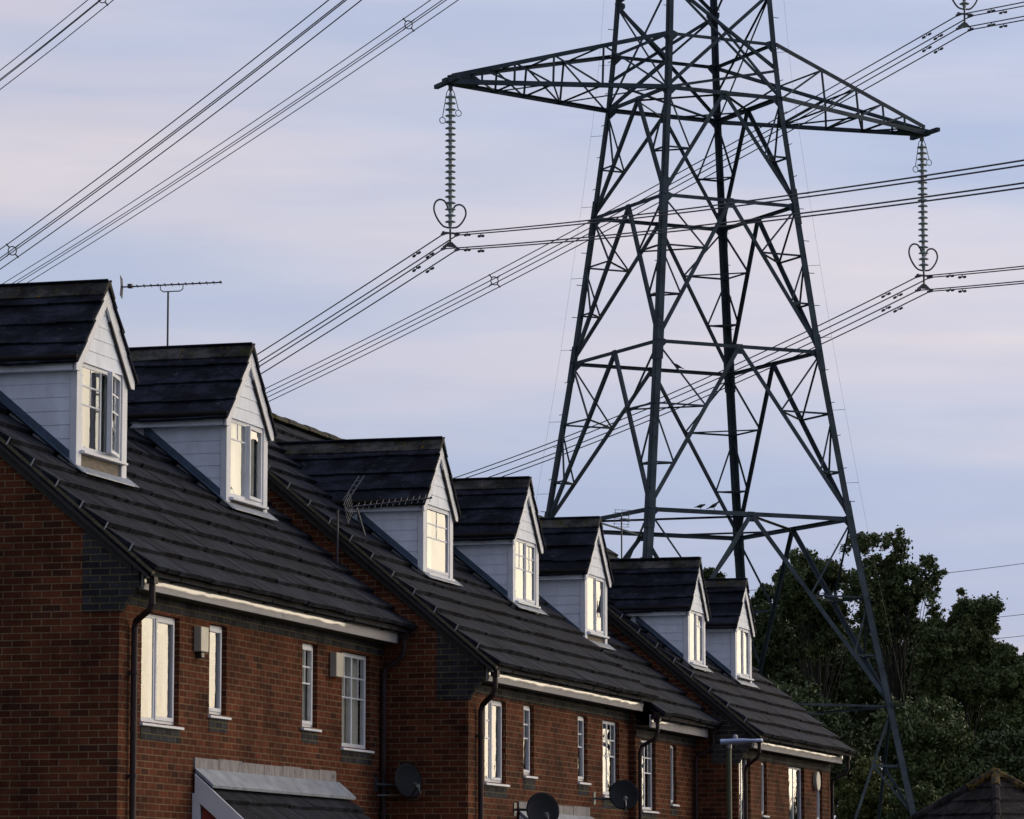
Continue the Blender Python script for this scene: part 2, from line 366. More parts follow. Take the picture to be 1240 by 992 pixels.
def window(house, hole, v, lights, bars=2, curtain=None, sill=True, name='window', parent=None, opened=None, sillout=.05, topbars=None, s=1.0):
    """a casement window; parts: frame (window), pane, sill, curtain. lights: list of (share, is_sash)"""
    a, b, c, d = hole; par = parent or house; fv = v; m = MB()
    fw = .05 * s
    bar_frame(m, fv - .06, fv, a + .004, b - .004, c + .004, d - .004, fw)
    panes = []; u = a + fw; tot = b - a - 2 * fw; mull = .05 * s
    n = len(lights); avail = tot - mull * (n - 1)
    for i, (share, sash) in enumerate(lights):
        w_ = avail * share; u0, u1 = u, u + w_; z0, z1 = c + fw, d - fw
        if i < n - 1: m.box(fv - .06, fv - .002, u1, u1 + mull, z0, z1)
        op = opened.get(i) if opened else None
        if sash:
            sw_ = .042 * s; sm = MB()
            tgt = m if op is None else sm
            bar_frame(tgt, fv - .045, fv + .012, u0 - .012, u1 + .012, z0 - .012, z1 + .012, sw_)
            pu0, pu1, pz0, pz1 = u0 + sw_ - .012, u1 - sw_ + .012, z0 + sw_ - .012, z1 - sw_ + .012
        else: tgt = m; sm = None; pu0, pu1, pz0, pz1 = u0, u1, z0, z1
        nb = bars[i] if isinstance(bars, (list, tuple)) else bars
        if nb:
            for k in range(1, 3):
                zz = pz1 - (pz1 - pz0) * k * .235
                if k <= nb: tgt.box(fv - .020, fv - .003, pu0, pu1, zz - .010, zz + .010)
            uu = (pu0 + pu1) / 2
            tgt.box(fv - .021, fv - .004, uu - .009, uu + .009, pz1 - (pz1 - pz0) * .235 * nb, pz1)
        pm = MB(); pm.box(fv - .016, fv - .010, pu0, pu1, pz0, pz1)
        if op is not None:                  # an opened casement swings about its right edge
            hinge = Vector((fv, u1, 0)); ang = op; ca, sa = math.cos(ang), math.sin(ang)
            for mm in (sm, pm):
                mm.v = [tuple((hinge.x + (x - hinge.x) * ca + (hinge.y - y) * sa, hinge.y - (hinge.y - y) * ca + (x - hinge.x) * sa, z)) for x, y, z in mm.v]
            panes.append((pm, sm))
        else: panes.append((pm, None))
        u = u1 + mull
    if parent is None: wo = m.build('window', M['upvc'], house, bevel=.003); sub = wo
    else: wo = m.build('window_frame', M['upvc'], parent, bevel=.003); sub = parent
    for pm, sm in panes:
        pm.build('pane', M['glass'], sub)
        if sm: sm.build('open_sash', M['upvc'], sub)
    if sill:
        sl = MB(); sl.hexa([(fv - .02, a - .04 * s, c - .045), (v + sillout, a - .04 * s, c - .045), (v + sillout, b + .07 * s, c - .045), (fv - .02, b + .07 * s, c - .045),
                 (fv - .02, a - .04 * s, c + .0), (v + sillout, a - .04 * s, c - .018), (v + sillout, b + .07 * s, c - .018), (fv - .02, b + .07 * s, c + .0)])
        sl.build('sill', M['upvc'], sub, bevel=.003)
    if curtain:
        spans, mat = curtain
        for f0, f1 in spans:
            cm = MB(); k = 26; pts = []
            for i in range(k + 1):
                t = f0 + (f1 - f0) * i / k; pts.append((fv - .082 + .012 * math.sin(i * 1.9), a + (b - a) * t))
            for i in range(k):
                (x0, y0), (x1, y1) = pts[i], pts[i + 1]; cm.poly([(x0, y0, c + .02), (x1, y1, c + .02), (x1, y1, d - .02), (x0, y0, d - .02)])
            cm.build('curtain', mat, sub)
    return wo

def dormer(house, uc, vf, zs, sw, sh, roofz, vroof, lights, bars, curtain, opened=None, seed=0, clipL=True):
    """white boarded gabled dormer with its own tiled roof"""
    hw = .73 * sw; hr = .87 * sw; zt = zs + 1.0 * sh; za = zs + 1.98 * sh; ov = .06
    zroofv = lambda z: vroof(z)
    # front frame: corner posts and head, then the two boarded cheeks
    wu0, wu1, wz0, wz1 = uc - .60 * sw, uc + .60 * sw, zs + .045 * sh, zs + 1.03 * sh
    bh = .155 * sh; zb = roofz(vf) - .06; hm = MB(); hm.box(vf - .06, vf + .02, uc - .60 * sw, uc + .60 * sw, wz1 + .001, wz1 + .05 * sh)
    for sgn in (-1, 1):
        a, b = sorted((uc + sgn * .60 * sw, uc + sgn * (hw + .022))); hm.box(vf - .06, vf + .02, a, b, zb, wz1 + .05 * sh)
    body = hm.build('dormer', M['upvc'], house, bevel=.004)
    for sgn in (-1, 1):
        m = MB(); z = roofz(vf) - .1
        while z < zt - .01:
            z1 = min(z + bh, zt); ub = uc + sgn * (hw + .0075); ut = uc + sgn * (hw + .0005)
            va0 = vroof(z) - .15; va1 = vroof(z1) - .15
            ui = uc + sgn * (hw - .03); fr0 = vf - .02
            m.hexa([(va0, ui, z), (fr0, ui, z), (fr0, ub, z), (va0, ub, z), (va1, ui, z1), (fr0, ui, z1), (fr0, ut, z1), (va1, ut, z1)] if sgn > 0 else
                   [(va0, ub, z), (fr0, ub, z), (fr0, ui, z), (va0, ui, z), (va1, ut, z1), (fr0, ut, z1), (fr0, ui, z1), (va1, ui, z1)])
            z = z1
        m.build('cheek', M['clad'], body)
    # interior shell behind the window
    # front face: boards in the gable, posts beside the window
    g = MB(); z = wz1; slope = (za - zt) / hr
    while z < za - .12:
        z1 = min(z + bh, za - .05); half0 = min(hr, (za - z) / slope) - .04; half1 = max(.01, (za - z1) / slope - .04)
        g.hexa([(vf - .03, uc - half0, z), (vf + .023, uc - half0, z), (vf + .023, uc + half0, z), (vf - .03, uc + half0, z),
                (vf - .03, uc - half1, z1), (vf + .016, uc - half1, z1), (vf + .016, uc + half1, z1), (vf - .03, uc + half1, z1)])
        z = z1
    g.build('gable_boarding', M['clad'], body)
    window(house, (wu0, wu1, wz0, wz1), vf + .0, lights, bars, curtain, True, parent=body, opened=opened, sillout=.075, s=.9 * sw)
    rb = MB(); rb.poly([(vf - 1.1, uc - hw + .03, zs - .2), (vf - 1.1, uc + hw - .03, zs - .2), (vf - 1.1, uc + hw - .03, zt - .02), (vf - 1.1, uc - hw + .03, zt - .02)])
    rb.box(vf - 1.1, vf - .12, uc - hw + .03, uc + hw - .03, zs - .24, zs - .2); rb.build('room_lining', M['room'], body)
    bd = MB(); bd.box(vf - .06, vf - .01, uc - hw + .02, uc + hw - .02, zb - .1, zs - .001); bd.build('apron_board', M['board'], body)
    # lead apron dressed over the tiles
    ap = MB(); n_ = Vector((SP, 0, CP)); dn = Vector((CP, 0, -SP)); base = Vector((vf - .012, 0, roofz(vf - .012)))
    P0 = base + n_ * .068; P1 = P0 + dn * .13 * sh
    ap.hexa([P0 + Vector((0, uc - hw - .04, -.012)), P1 + Vector((0, uc - hw - .04, -.012)), P1 + Vector((0, uc + hw + .14, -.012)), P0 + Vector((0, uc + hw + .10, -.012)),
             P0 + Vector((0, uc - hw - .04, 0)), P1 + Vector((0, uc - hw - .04, 0)), P1 + Vector((0, uc + hw + .14, 0)), P0 + Vector((0, uc + hw + .10, 0))])
    ap.box(vf - .008, vf + .003, uc - hw + .02, uc + hw - .02, zb, zb + .11)
    ap.build('lead_apron', M['lead'], body)
    for sgn in (-1, 1):
        fl = MB(); u_ = uc + sgn * (hw + .012); zq = [roofz(vf) + .02, zt - .05]; 
        a = Vector((vf - .005, u_, roofz(vf) + .03)); vb = vroof(zt - .2); b = Vector((vb, u_, roofz(vb) + .03)); up = Vector((0, 0, .15 * sh)); s_ = Vector((0, sgn * .006, 0))
        fl.hexa([a, b, b + s_, a + s_, a + up, b + up, b + up + s_, a + up + s_] if sgn > 0 else [b, a, a + s_, b + s_, b + up, a + up, a + up + s_, b + up + s_])
        o_ = n_ * .062; c_ = Vector((0, sgn * .11, 0)); t_ = n_ * .005
        a = Vector((vf + .1, u_, roofz(vf + .1))); b = Vector((vb, u_, roofz(vb)))
        q = [a + o_, b + o_, b + o_ + c_, a + o_ + c_] if sgn > 0 else [a + o_ + c_, b + o_ + c_, b + o_, a + o_]
        fl.hexa(q + [x + t_ for x in q]); fl.build('side_flashing', M['leaddark'], body)
    # eaves fascia and little gutter
    vback = vroof(zt) - .5
    for sgn in (-1, 1):
        e = MB(); a, b = sorted((uc + sgn * (hw - .02), uc + sgn * (hr - .025))); e.box(vback, vf + .0, a, b, zt - .09 * sh, zt + .03 * sh); e.build('eaves_board', M['clad'], body, bevel=.003)
    for sgn in (-1, 1):
        gt = MB(); gt.tube([(vback, uc + sgn * (hr + .02), zt + .045 * sh), (vf + ov + .02, uc + sgn * (hr + .02), zt + .045 * sh)], .036 * sh, 10); gt.build('dormer_gutter', M['gutter'], body)
    # bargeboards, one each side of the apex
    wv = .19 * sh
    for sgn in (-1, 1):
        pts = [(vf + ov - .03, uc, za + .0), (vf + ov - .03, uc + sgn * (hr + .0), zt + .0 * sh), (vf + ov - .03, uc + sgn * (hr + .0), zt - .10 * sh), (vf + ov - .03, uc + sgn * (hr - .10 * sw), zt - .10 * sh), (vf + ov - .03, uc, za - wv * 1.25)]
        bb = MB(); bb.prism(pts if sgn < 0 else pts[::-1], (.03, 0, 0)); bb.build('bargeboard', M['upvc'], body, bevel=.004)
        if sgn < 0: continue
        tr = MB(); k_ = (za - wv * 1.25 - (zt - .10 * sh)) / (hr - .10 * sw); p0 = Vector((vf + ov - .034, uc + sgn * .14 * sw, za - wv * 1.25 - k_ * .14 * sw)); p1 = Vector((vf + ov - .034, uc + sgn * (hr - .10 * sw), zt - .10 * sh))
        tr.prism([p0, p1, p1 - Vector((0, sgn * .018, .010)), p0 - Vector((0, sgn * .018, .010))][::(1 if sgn < 0 else -1)], (.03, 0, 0)); tr.build('barge_shadow_strip', M['under'], body)  # dark strip standing in for the shadow line inside the right bargeboard
    un = MB()
    for sgn in (-1, 1):
        q = [(vf, uc, za - .03), (vf + ov - .03, uc, za - .03), (vf + ov - .03, uc + sgn * hr, zt - .02), (vf, uc + sgn * hr, zt - .02)]
        un.prism(q if sgn > 0 else q[::-1], (0, 0, .02))
    un.build('barge_soffit', M['under'], body)
    # tiled roof of the dormer
    rl = math.hypot(hr, za - zt) + .05; gg = .345 * sh; nc = 4
    for sgn in (-1, 1):
        tm = MB(); B_ = Vector((0, -sgn * hr, za - zt)).normalized(); A_ = Vector((1, 0, 0)); Nn = Vector((0, sgn * (za - zt), hr)).normalized()
        vb = vroof(za) - .25
        O = Vector((vb, uc + sgn * hr, zt)) - B_ * .04
        def clip(a, b, O=O, B_=B_): 
            p = O + B_ * b; return a + vb < vroof(p.z) - .9
        tiles(tm, O, A_, B_, Nn, vf + ov + .03 - vb, nc, gg, tw=.42 * sh, step=.034, seed=seed * 7 + (sgn > 0), clip=clip, jit=.003)
        # deck under the tiles
        tm.build('dormer_roof', M['tile'], body)
    dk = MB(); vb = vroof(za)
    dk.prism([(vf + ov - .04, uc - hr, zt), (vf + ov - .04, uc, za), (vf + ov - .04, uc + hr, zt)], (vroof(zt) - vf - ov - .6, 0, 0)); 
    # keep the window void clear: only a thin roof lining
    dk.v = []; dk.f = []; dk.mi = []
    for sgn in (-1, 1):
        q = [(vroof(zt) - .3, uc + sgn * (hr - .02), zt - .002), (vf + ov - .04, uc + sgn * (hr - .02), zt - .002), (vf + ov - .04, uc, za - .012), (vroof(za) - .3, uc, za - .012)]
        dk.prism(q if sgn > 0 else q[::-1], (0, 0, .014))
    dk.build('roof_lining', M['under'], body)
    rg = MB(); x = vroof(za) - .1; k = 0
    while x < vf + ov + .02:
        x1 = min(x + .44, vf + ov + .035); h = za + .062 + .004 * (k % 2); s2 = slope
        for t0, t1 in ((x, x1 - .004),):
            c_ = .175 * sw; P = [(t0, uc - c_, h - c_ * s2 * .93), (t0, uc - .05, h - .035), (t0, uc, h), (t0, uc + .05, h - .035), (t0, uc + c_, h - c_ * s2 * .93), (t0, uc + c_ - .02, h - c_ * s2 * .93 - .02), (t0, uc, h - .06), (t0, uc - c_ + .02, h - c_ * s2 * .93 - .02)]
            rg.prism(P[::-1], (t1 - t0, 0, 0))
        x = x1; k += 1
        if x1 >= vf + ov + .03: break
    rg.build('dormer_ridge', M['mosstile'], body)
    return body

def make_house(name_label, blk, u0, u1, left_end, right_end, seed):
    """blk: dict with facade v, fascia-bottom z, eave tip (v, z)"""
    v0 = blk['v']; zf = blk['zf']; ve = v0 + .42; ze = zf + .2; vr = ve - 4.6; zr = ze + PITCH * 4.6
    um = (u0 + u1) / 2; wp = ROWM @ Vector((v0, um, 0)); zg = gz(wp.x, wp.y) - EYE - .02; vb = vr - 4.3
    h = empty('terraced_house', name_label, 'house', (v0, um, zg), group='brick terraced houses with white dormers')
    roofz = lambda v: ze + PITCH * (ve - v); vroof = lambda z: ve - (z - ze) / PITCH
    g0 = .004
    # walls
    m = MB(); holes = blk['holes'][(u0, u1)]
    hh = [x['r'] for x in holes]
    a, b = u0 + g0, u1 - g0
    wall_with_holes(m, v0, a, b, zg, zf + .12, hh)
    top = roofz(v0) - .06
    for u_, s_ in ((a, -1), (b, 1)):
        P = [(v0, u_, zg), (v0, u_, min(top, zf + .12)), (v0, u_, top), (vr, u_, zr - .08), (vb, u_, roofz(v0) - .06 - (0)), (vb, u_, zg)]
        m.poly(P[::-1] if s_ > 0 else P)
    m.poly([(vb, a, zg), (vb, a, top), (vb, b, top), (vb, b, zg)])
    wall = m.build('wall', M['brick'], h)
    # dim rooms behind the windows
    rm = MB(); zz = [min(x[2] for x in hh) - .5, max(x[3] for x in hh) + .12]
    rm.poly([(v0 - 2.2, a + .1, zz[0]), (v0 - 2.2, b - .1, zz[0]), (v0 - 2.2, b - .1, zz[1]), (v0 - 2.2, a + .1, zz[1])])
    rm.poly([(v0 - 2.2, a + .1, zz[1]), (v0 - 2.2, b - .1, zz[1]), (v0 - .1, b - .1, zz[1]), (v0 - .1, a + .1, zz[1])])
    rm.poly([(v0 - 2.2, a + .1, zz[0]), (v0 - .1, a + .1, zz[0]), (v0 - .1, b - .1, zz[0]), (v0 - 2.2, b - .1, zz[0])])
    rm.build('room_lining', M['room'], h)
    # darker brick course under the eaves, and under each sill
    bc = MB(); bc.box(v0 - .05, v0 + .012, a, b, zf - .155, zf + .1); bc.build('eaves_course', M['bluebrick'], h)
    for x in holes:
        r_ = x['r']
        if x.get('band', True):
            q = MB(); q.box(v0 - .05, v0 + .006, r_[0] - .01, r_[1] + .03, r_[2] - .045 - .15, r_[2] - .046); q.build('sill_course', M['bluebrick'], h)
        window(h, r_, v0 - .06, x['l'], x.get('bars', 2), x.get('cur'), opened=x.get('open'), sillout=.10, s=x.get('s', 1))
    # eaves box, fascia, gutter
    so = MB(); so.box(v0 + .013, v0 + .228, a, b, zf - .002, zf + .02); so.build('soffit', M['soffit'], h)
    fa = MB(); ea = a + (.08 if left_end else 0); eb = b - (.10 if right_end else 0)
    mid = (ea + eb) / 2
    for q0, q1 in ((ea, mid - .002), (mid + .002, eb)):     # slightly bowed plastic board, its foot tucked back
        k0 = len(fa.v); nz = 8; nu = 24; r_f = random.Random(int(q0 * 100))
        wv_ = [r_f.uniform(-1, 1) for _ in range(nu + 1)]
        for i in range(nz + 1):
            t = i / nz; z = zf - .01 + .19 * t
            for j in range(nu + 1):
                f = max(0, .56 - t + .09 * wv_[j]); fa.v.append((v0 + .25 - .016 * (f / .62) ** 2, q0 + (q1 - q0) * j / nu, z))
        for i in range(nz):
            for j in range(nu): a_ = k0 + i * (nu + 1) + j; fa.f.append((a_, a_ + 1, a_ + nu + 2, a_ + nu + 1)); fa.mi.append(0)
    fa.build('fascia', M['fascia'], h, smooth=True)
    fb = MB(); fb.box(v0 + .215, v0 + .231, ea, eb, zf - .009, zf + .179)
    if left_end: fb.box(v0 + .0, v0 + .214, ea, ea + .02, zf - .009, zf + .179)
    fb.build('fascia_backing', M['upvc'], h)
    gu = MB(); gv, gr, gzz = v0 + .325, .062, zf + .175; n = 10
    prof = [(gv + gr * math.cos(math.pi + math.pi * i / n), gzz + gr * math.sin(math.pi + math.pi * i / n) * 1.0) for i in range(n + 1)]
    prof2 = [(gv + (gr - .006) * math.cos(2 * math.pi - math.pi * i / n), gzz + (gr - .006) * math.sin(2 * math.pi - math.pi * i / n)) for i in range(n + 1)]
    gu.prism([(x, ea - .06, z) for x, z in prof + prof2], (0, eb - ea + (.15 if right_end else .06), 0))
    for k in range(3):
        uu = ea + (eb - ea) * (k + .5) / 3; gu.box(v0 + .25, gv + gr + .004, uu - .012, uu + .012, gzz - .065, gzz - .01)
    gu.build('gutter', M['gutter'], h)
    # roof
    al = u0 - (.07 if left_end else 0); ar = u1 + (.07 if right_end else 0)
    slen = math.hypot(ve - vr, zr - ze); g = GAUGE_V / CP; n = int(slen / g); g = (slen - .03) / n
    tm = MB(); tiles(tm, (ve, al, ze - .035), (0, 1, 0), (-CP, 0, SP), (SP, 0, CP), ar - al, n, g, seed=seed)
    # underlay below the tiles and the plain back slope
    tm.prism([(ve - .04, al + .01, ze - .05), (vr, al + .01, zr - .085), (2 * vr - ve, al + .01, ze - .05), (2 * vr - ve, al + .01, ze - .08), (vr, al + .01, zr - .12), (ve - .04, al + .01, ze - .08)][::-1], (0, ar - al - .02, 0))
    # cut nothing: the dormer stands through it
    roof = tm.build('roof', M['tile'], h)
    tb = MB(); tiles(tb, (2 * vr - ve, al, ze - .035), (0, 1, 0), (CP, 0, SP), (-SP, 0, CP), ar - al, n, g, seed=seed + 50); tb.build('back_slope', M['tile'], roof)
    rg = MB(); x = al; k = 0
    while x < ar - .02:
        x1 = min(x + .45, ar); rr = .115 + .012 * (k % 2)
        pr = [(vr + rr * math.cos(math.pi * i / 8), x, zr - .02 + rr * .8 * math.sin(math.pi * i / 8)) for i in range(9)]
        rg.prism(pr, (0, x1 - x - .005, 0)); x = x1; k += 1
    rg.build('ridge', M['oldridge'], roof)
    if left_end or blk.get('verge') == (u0, u1):
        vg = MB(); uc_ = u0 - .07
        p0 = Vector((ve - .03, 0, ze - .06)); p1 = Vector((vr, 0, zr - .06))
        vg.prism([(p0.x, uc_, p0.z), (p1.x, uc_, p1.z), (p1.x, uc_, p1.z + .055), (p0.x, uc_, p0.z + .045)][::-1], (0, .09, 0)); vg.build('verge_mortar', M['mortar'], roof)
        vg = MB(); vg.prism([(p0.x - .05, uc_ - .02, p0.z - .045), (p1.x, uc_ - .02, p1.z - .045), (p1.x, uc_ - .02, p1.z - .004), (p0.x - .05, uc_ - .02, p0.z - .004)][::-1], (0, .10, 0))
        vg.prism([(p0.x - .25, u0 - .03, p0.z + .03), (p1.x, u0 - .03, p1.z - .18), (p1.x, u0 - .03, p1.z - .048), (p0.x - .25, u0 - .03, p0.z + .16)][::-1], (0, .025, 0))
        vg.build('verge_undercloak', M['under'], roof)
        for i in range(1, n):
            c = Vector((ve, 0, ze - .035)) + Vector((-CP, 0, SP)) * (g * i) + Vector((SP, 0, CP)) * .03
            cl = MB(); cl.hexa([(c.x - .03, uc_ - .012, c.z - .035), (c.x - .016, uc_ - .012, c.z - .042), (c.x - .016, uc_ - .003, c.z - .042), (c.x - .03, uc_ - .003, c.z - .035), (c.x + .012, uc_ - .012, c.z + .042), (c.x + .026, uc_ - .012, c.z + .035), (c.x + .026, uc_ - .003, c.z + .035), (c.x + .012, uc_ - .003, c.z + .042)]); cl.build('verge_clip', M['clip'], roof)
    if left_end or blk.get('verge') == (u0, u1):    # kneeler: dark corbelled brickwork closing the eaves
        kn = MB(); kt = lambda v: roofz(v) - .13
        zb = zf - .25
        pts = [(v0 - .42, zb), (v0 + .02, zb), (v0 + .06, zb + .075), (v0 + .11, zb + .15), (v0 + .17, zb + .225), (v0 + .215, zb + .26), (v0 + .215, kt(v0 + .215)), (v0 - .42, kt(v0 - .42))]
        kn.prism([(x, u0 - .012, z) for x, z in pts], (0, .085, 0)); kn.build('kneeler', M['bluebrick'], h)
    # dormer
    for d in blk['dorm'][(u0, u1)]:
        dormer(h, roofz=roofz, vroof=vroof, **d)
    h['_dummy'] = 0; del h['_dummy']
    return h, roofz, vroof

def mir(lst, c):                            # mirror window spans about u = c
    out = []
    for x in lst:
        y = dict(x); r_ = x['r']; y['r'] = (2 * c - r_[1], 2 * c - r_[0], r_[2], r_[3]); out.append(y)
    return out
TWO = [(.46, False), (.54, True)]; TWOB = [(.5, False), (.5, False)]; ONE = [(1, True)]
CUR = lambda *s_, m='curtain': (list(s_), M[m])
B1 = dict(v=0, zf=3.385)
B1['holes'] = {(0, 4.53): [dict(r=(.65, 1.79, 2.0, 3.19), l=TWO, bars=0, cur=CUR((0, .14), (.88, 1), m='greycurtain')), dict(r=(2.73, 3.29, 2.18, 3.2), l=ONE, bars=0)],
               (4.53, 9.06): [dict(r=(5.92, 6.48, 2.18, 3.2), l=ONE, bars=2, cur=CUR((.05, .95))), dict(r=(7.42, 8.55, 2.0, 3.19), l=[(.5, False), (.5, False)], bars=2, cur=CUR((.03, .97)))]}  # full pale curtains added to lighten panes that miss the glow reflection
B1['dorm'] = {(0, 4.53): [dict(uc=1.99, vf=-1.06, zs=5.02, sw=1, sh=1.0, lights=[(.5, False), (.5, True)], bars=[2, 2], curtain=CUR((.03, .3), (.75, .97), m='greycurtain'), opened={1: R(12)}, seed=1)],
              (4.53, 9.06): [dict(uc=7.15, vf=-1.2, zs=5.03, sw=1, sh=1.0, lights=[(.5, False), (.5, True)], bars=[1, 0], curtain=CUR((.03, .97)), opened={1: R(4)}, seed=2)]}
v2 = 1.15
B2 = dict(v=v2, zf=2.9)
w2 = .86
B2['holes'] = {(9.06, 13.19): [dict(r=(9.8, 10.79, 1.63, 2.71), l=TWO, bars=[2, 0], cur=CUR((.8, 1), m='greycurtain'), s=.9), dict(r=(11.64, 12.15, 1.78, 2.72), l=ONE, bars=2, s=.9)],
               (13.19, 17.32): [dict(r=(14.43, 14.95, 1.78, 2.71), l=ONE, bars=2, s=.9), dict(r=(15.8, 16.75, 1.63, 2.71), l=TWOB, bars=2, s=.9)]}
B2['dorm'] = {(9.06, 13.19): [dict(uc=11.37, vf=.01, zs=4.42, sw=.9, sh=.93, lights=[(1, True)], bars=[2], curtain=CUR((.1, .5)), seed=3)],
              (13.19, 17.32): [dict(uc=15.17, vf=.16, zs=4.33, sw=.9, sh=.91, lights=[(.5, False), (.5, True)], bars=[2, 2], curtain=None, seed=4)]}
B3 = dict(v=1.25, zf=2.67)
B3['holes'] = {(17.32, 21.1): [dict(r=(17.66, 18.56, 1.46, 2.51), l=TWOB, bars=2, s=.85), dict(r=(19.5, 19.88, 1.6, 2.5), l=ONE, bars=0, s=.7)]}
B3['dorm'] = {(17.32, 21.1): [dict(uc=18.33, vf=.37, zs=4.10, sw=.87, sh=.885, lights=[(.5, False), (.5, True)], bars=[0, 0], curtain=None, seed=5)]}
B4 = dict(v=1.94, zf=2.51)
B4['holes'] = {(21.1, 23.9): [dict(r=(21.22, 22.02, 1.3, 2.42), l=TWOB, bars=0, s=.8), dict(r=(22.82, 23.22, 1.5, 2.35), l=ONE, bars=0, s=.7)],
               (23.9, 28.4): [dict(r=(24.94, 26.2, 1.3, 2.36), l=TWOB, bars=0, s=.8), dict(r=(27.22, 27.7, 1.5, 2.34), l=ONE, bars=0, s=.7)]}
B4['dorm'] = {(21.1, 23.9): [dict(uc=22.14, vf=1.03, zs=3.87, sw=.79, sh=.84, lights=[(.5, False), (.5, True)], bars=[0, 1], curtain=None, seed=6)],
              (23.9, 28.4): [dict(uc=25.02, vf=1.15, zs=3.82, sw=.81, sh=.82, lights=[(.5, False), (.5, True)], bars=[0, 0], curtain=None, seed=7)]}
H1, rz1, vr1 = make_house('nearest red brick house at the left edge, its dormer casement standing open', B1, 0, 4.53, True, False, 11)
H2, _, _ = make_house('second red brick house from the left, its dormer hung with white curtains', B1, 4.53, 9.06, False, True, 12)
H3, rz2, vr2 = make_house('third red brick house from the left, stepping forward, its dormer window a single casement', B2, 9.06, 13.19, True, False, 13)
H4, _, _ = make_house('fourth red brick house from the left, a round black dish before its window', B2, 13.19, 17.32, False, True, 14)
H5, _, _ = make_house('fifth red brick house from the left, with a short fascia set lower', B3, 17.32, 21.1, False, True, 15)
H6, rz4, vr4 = make_house('sixth red brick house from the left, standing just behind the flat street lamp', B4, 21.1, 23.9, True, False, 16)
H7, _, _ = make_house('farthest red brick house ending the terrace on the right, with pale round alarm box', B4, 23.9, 28.4, False, True, 17)

def pipe(house, pts, r=.036, hopper=False):
    r = r if pts[0][1] < 10 else .029
    m = MB(); m.tube(pts, r, 12)
    for z in np.arange(pts[-1][2] + .3, pts[-2][2] - .2, 1.1):
        p = pts[-1]; m.tube([(p[0], p[1], z - .02), (p[0], p[1], z + .02)], r + .01, 12); m.box(p[0] - .09, p[0], p[1] - .05, p[1] + .05, z - .015, z + .015)
    m.box(pts[0][0] - .045, pts[0][0] + .045, pts[0][1] - .055, pts[0][1] + .055, pts[0][2] - .03, pts[0][2] + .12)
    m.build('downpipe', M['pipe'], house, smooth=False, bevel=0)
pipe(H1, [(.33, .10, 3.46), (.33, .10, 3.22), (.30, .12, 3.16), (.08, .28, 3.05), (.055, .30, 2.98), (.055, .30, -2.2)])
pipe(H2, [(.33, 8.93, 3.46), (.33, 8.93, 3.28), (.30, 8.93, 3.2), (.08, 8.93, 3.05), (.055, 8.93, 2.98), (.055, 8.93, -2.4)])
pipe(H3, [(v2 + .33, 9.16, 2.97), (v2 + .33, 9.16, 2.80), (v2 + .3, 9.18, 2.72), (v2 + .09, 9.42, 2.6), (v2 + .055, 9.44, 2.52), (v2 + .055, 9.44, -2.5)])
pipe(H5, [(1.25 + .33, 17.36, 2.76), (1.58, 17.36, 2.58), (1.55, 17.36, 2.5), (1.25 + .08, 17.38, 2.38), (1.305, 17.38, 2.30), (1.305, 17.38, -2.6)])
pipe(H5, [(1.58, 20.98, 2.76), (1.58, 20.98, 2.58), (1.55, 20.98, 2.5), (1.33, 20.95, 2.38), (1.305, 20.95, 2.30), (1.305, 20.95, -2.6)])
pipe(H6, [(1.94 + .33, 21.2, 2.6), (2.27, 21.2, 2.42), (2.24, 21.22, 2.35), (2.02, 21.4, 2.22), (1.995, 21.42, 2.14), (1.995, 21.42, -2.6)])
pipe(H7, [(2.27, 28.35, 2.6), (2.27, 28.35, 2.42), (2.24, 28.35, 2.35), (2.02, 28.3, 2.22), (1.995, 28.3, 2.14), (1.995, 28.3, -2.6)])

# wall boxes and alarm
def wbox(house, v, u0, u1, z0, z1, knob):
    m = MB(); m.box(v, v + .09, u0, u1, z0, z1); m.build('wall_box', M['boxgrey'], house, bevel=.008)
    if knob: k = MB(); k.box(v, v + .07, (u0 + u1) / 2 - .05, (u0 + u1) / 2 + .05, z0 - .07, z0 - .002); k.build('box_vent', M['black'], house, bevel=.01)
wbox(H1, .001, 2.22, 2.46, 2.85, 3.13, True)
wbox(H2, .001, 6.94, 7.22, 2.84, 3.14, False)
m = MB(); q = [(1.94 + .002, 27.02 + .17 * math.cos(t), 2.16 + .17 * math.sin(t)) for t in [2 * math.pi * i / 20 for i in range(20)]]
m.prism(q, (.08, 0, 0)); m.build('alarm_box', M['boxgrey'], H7, bevel=.02)

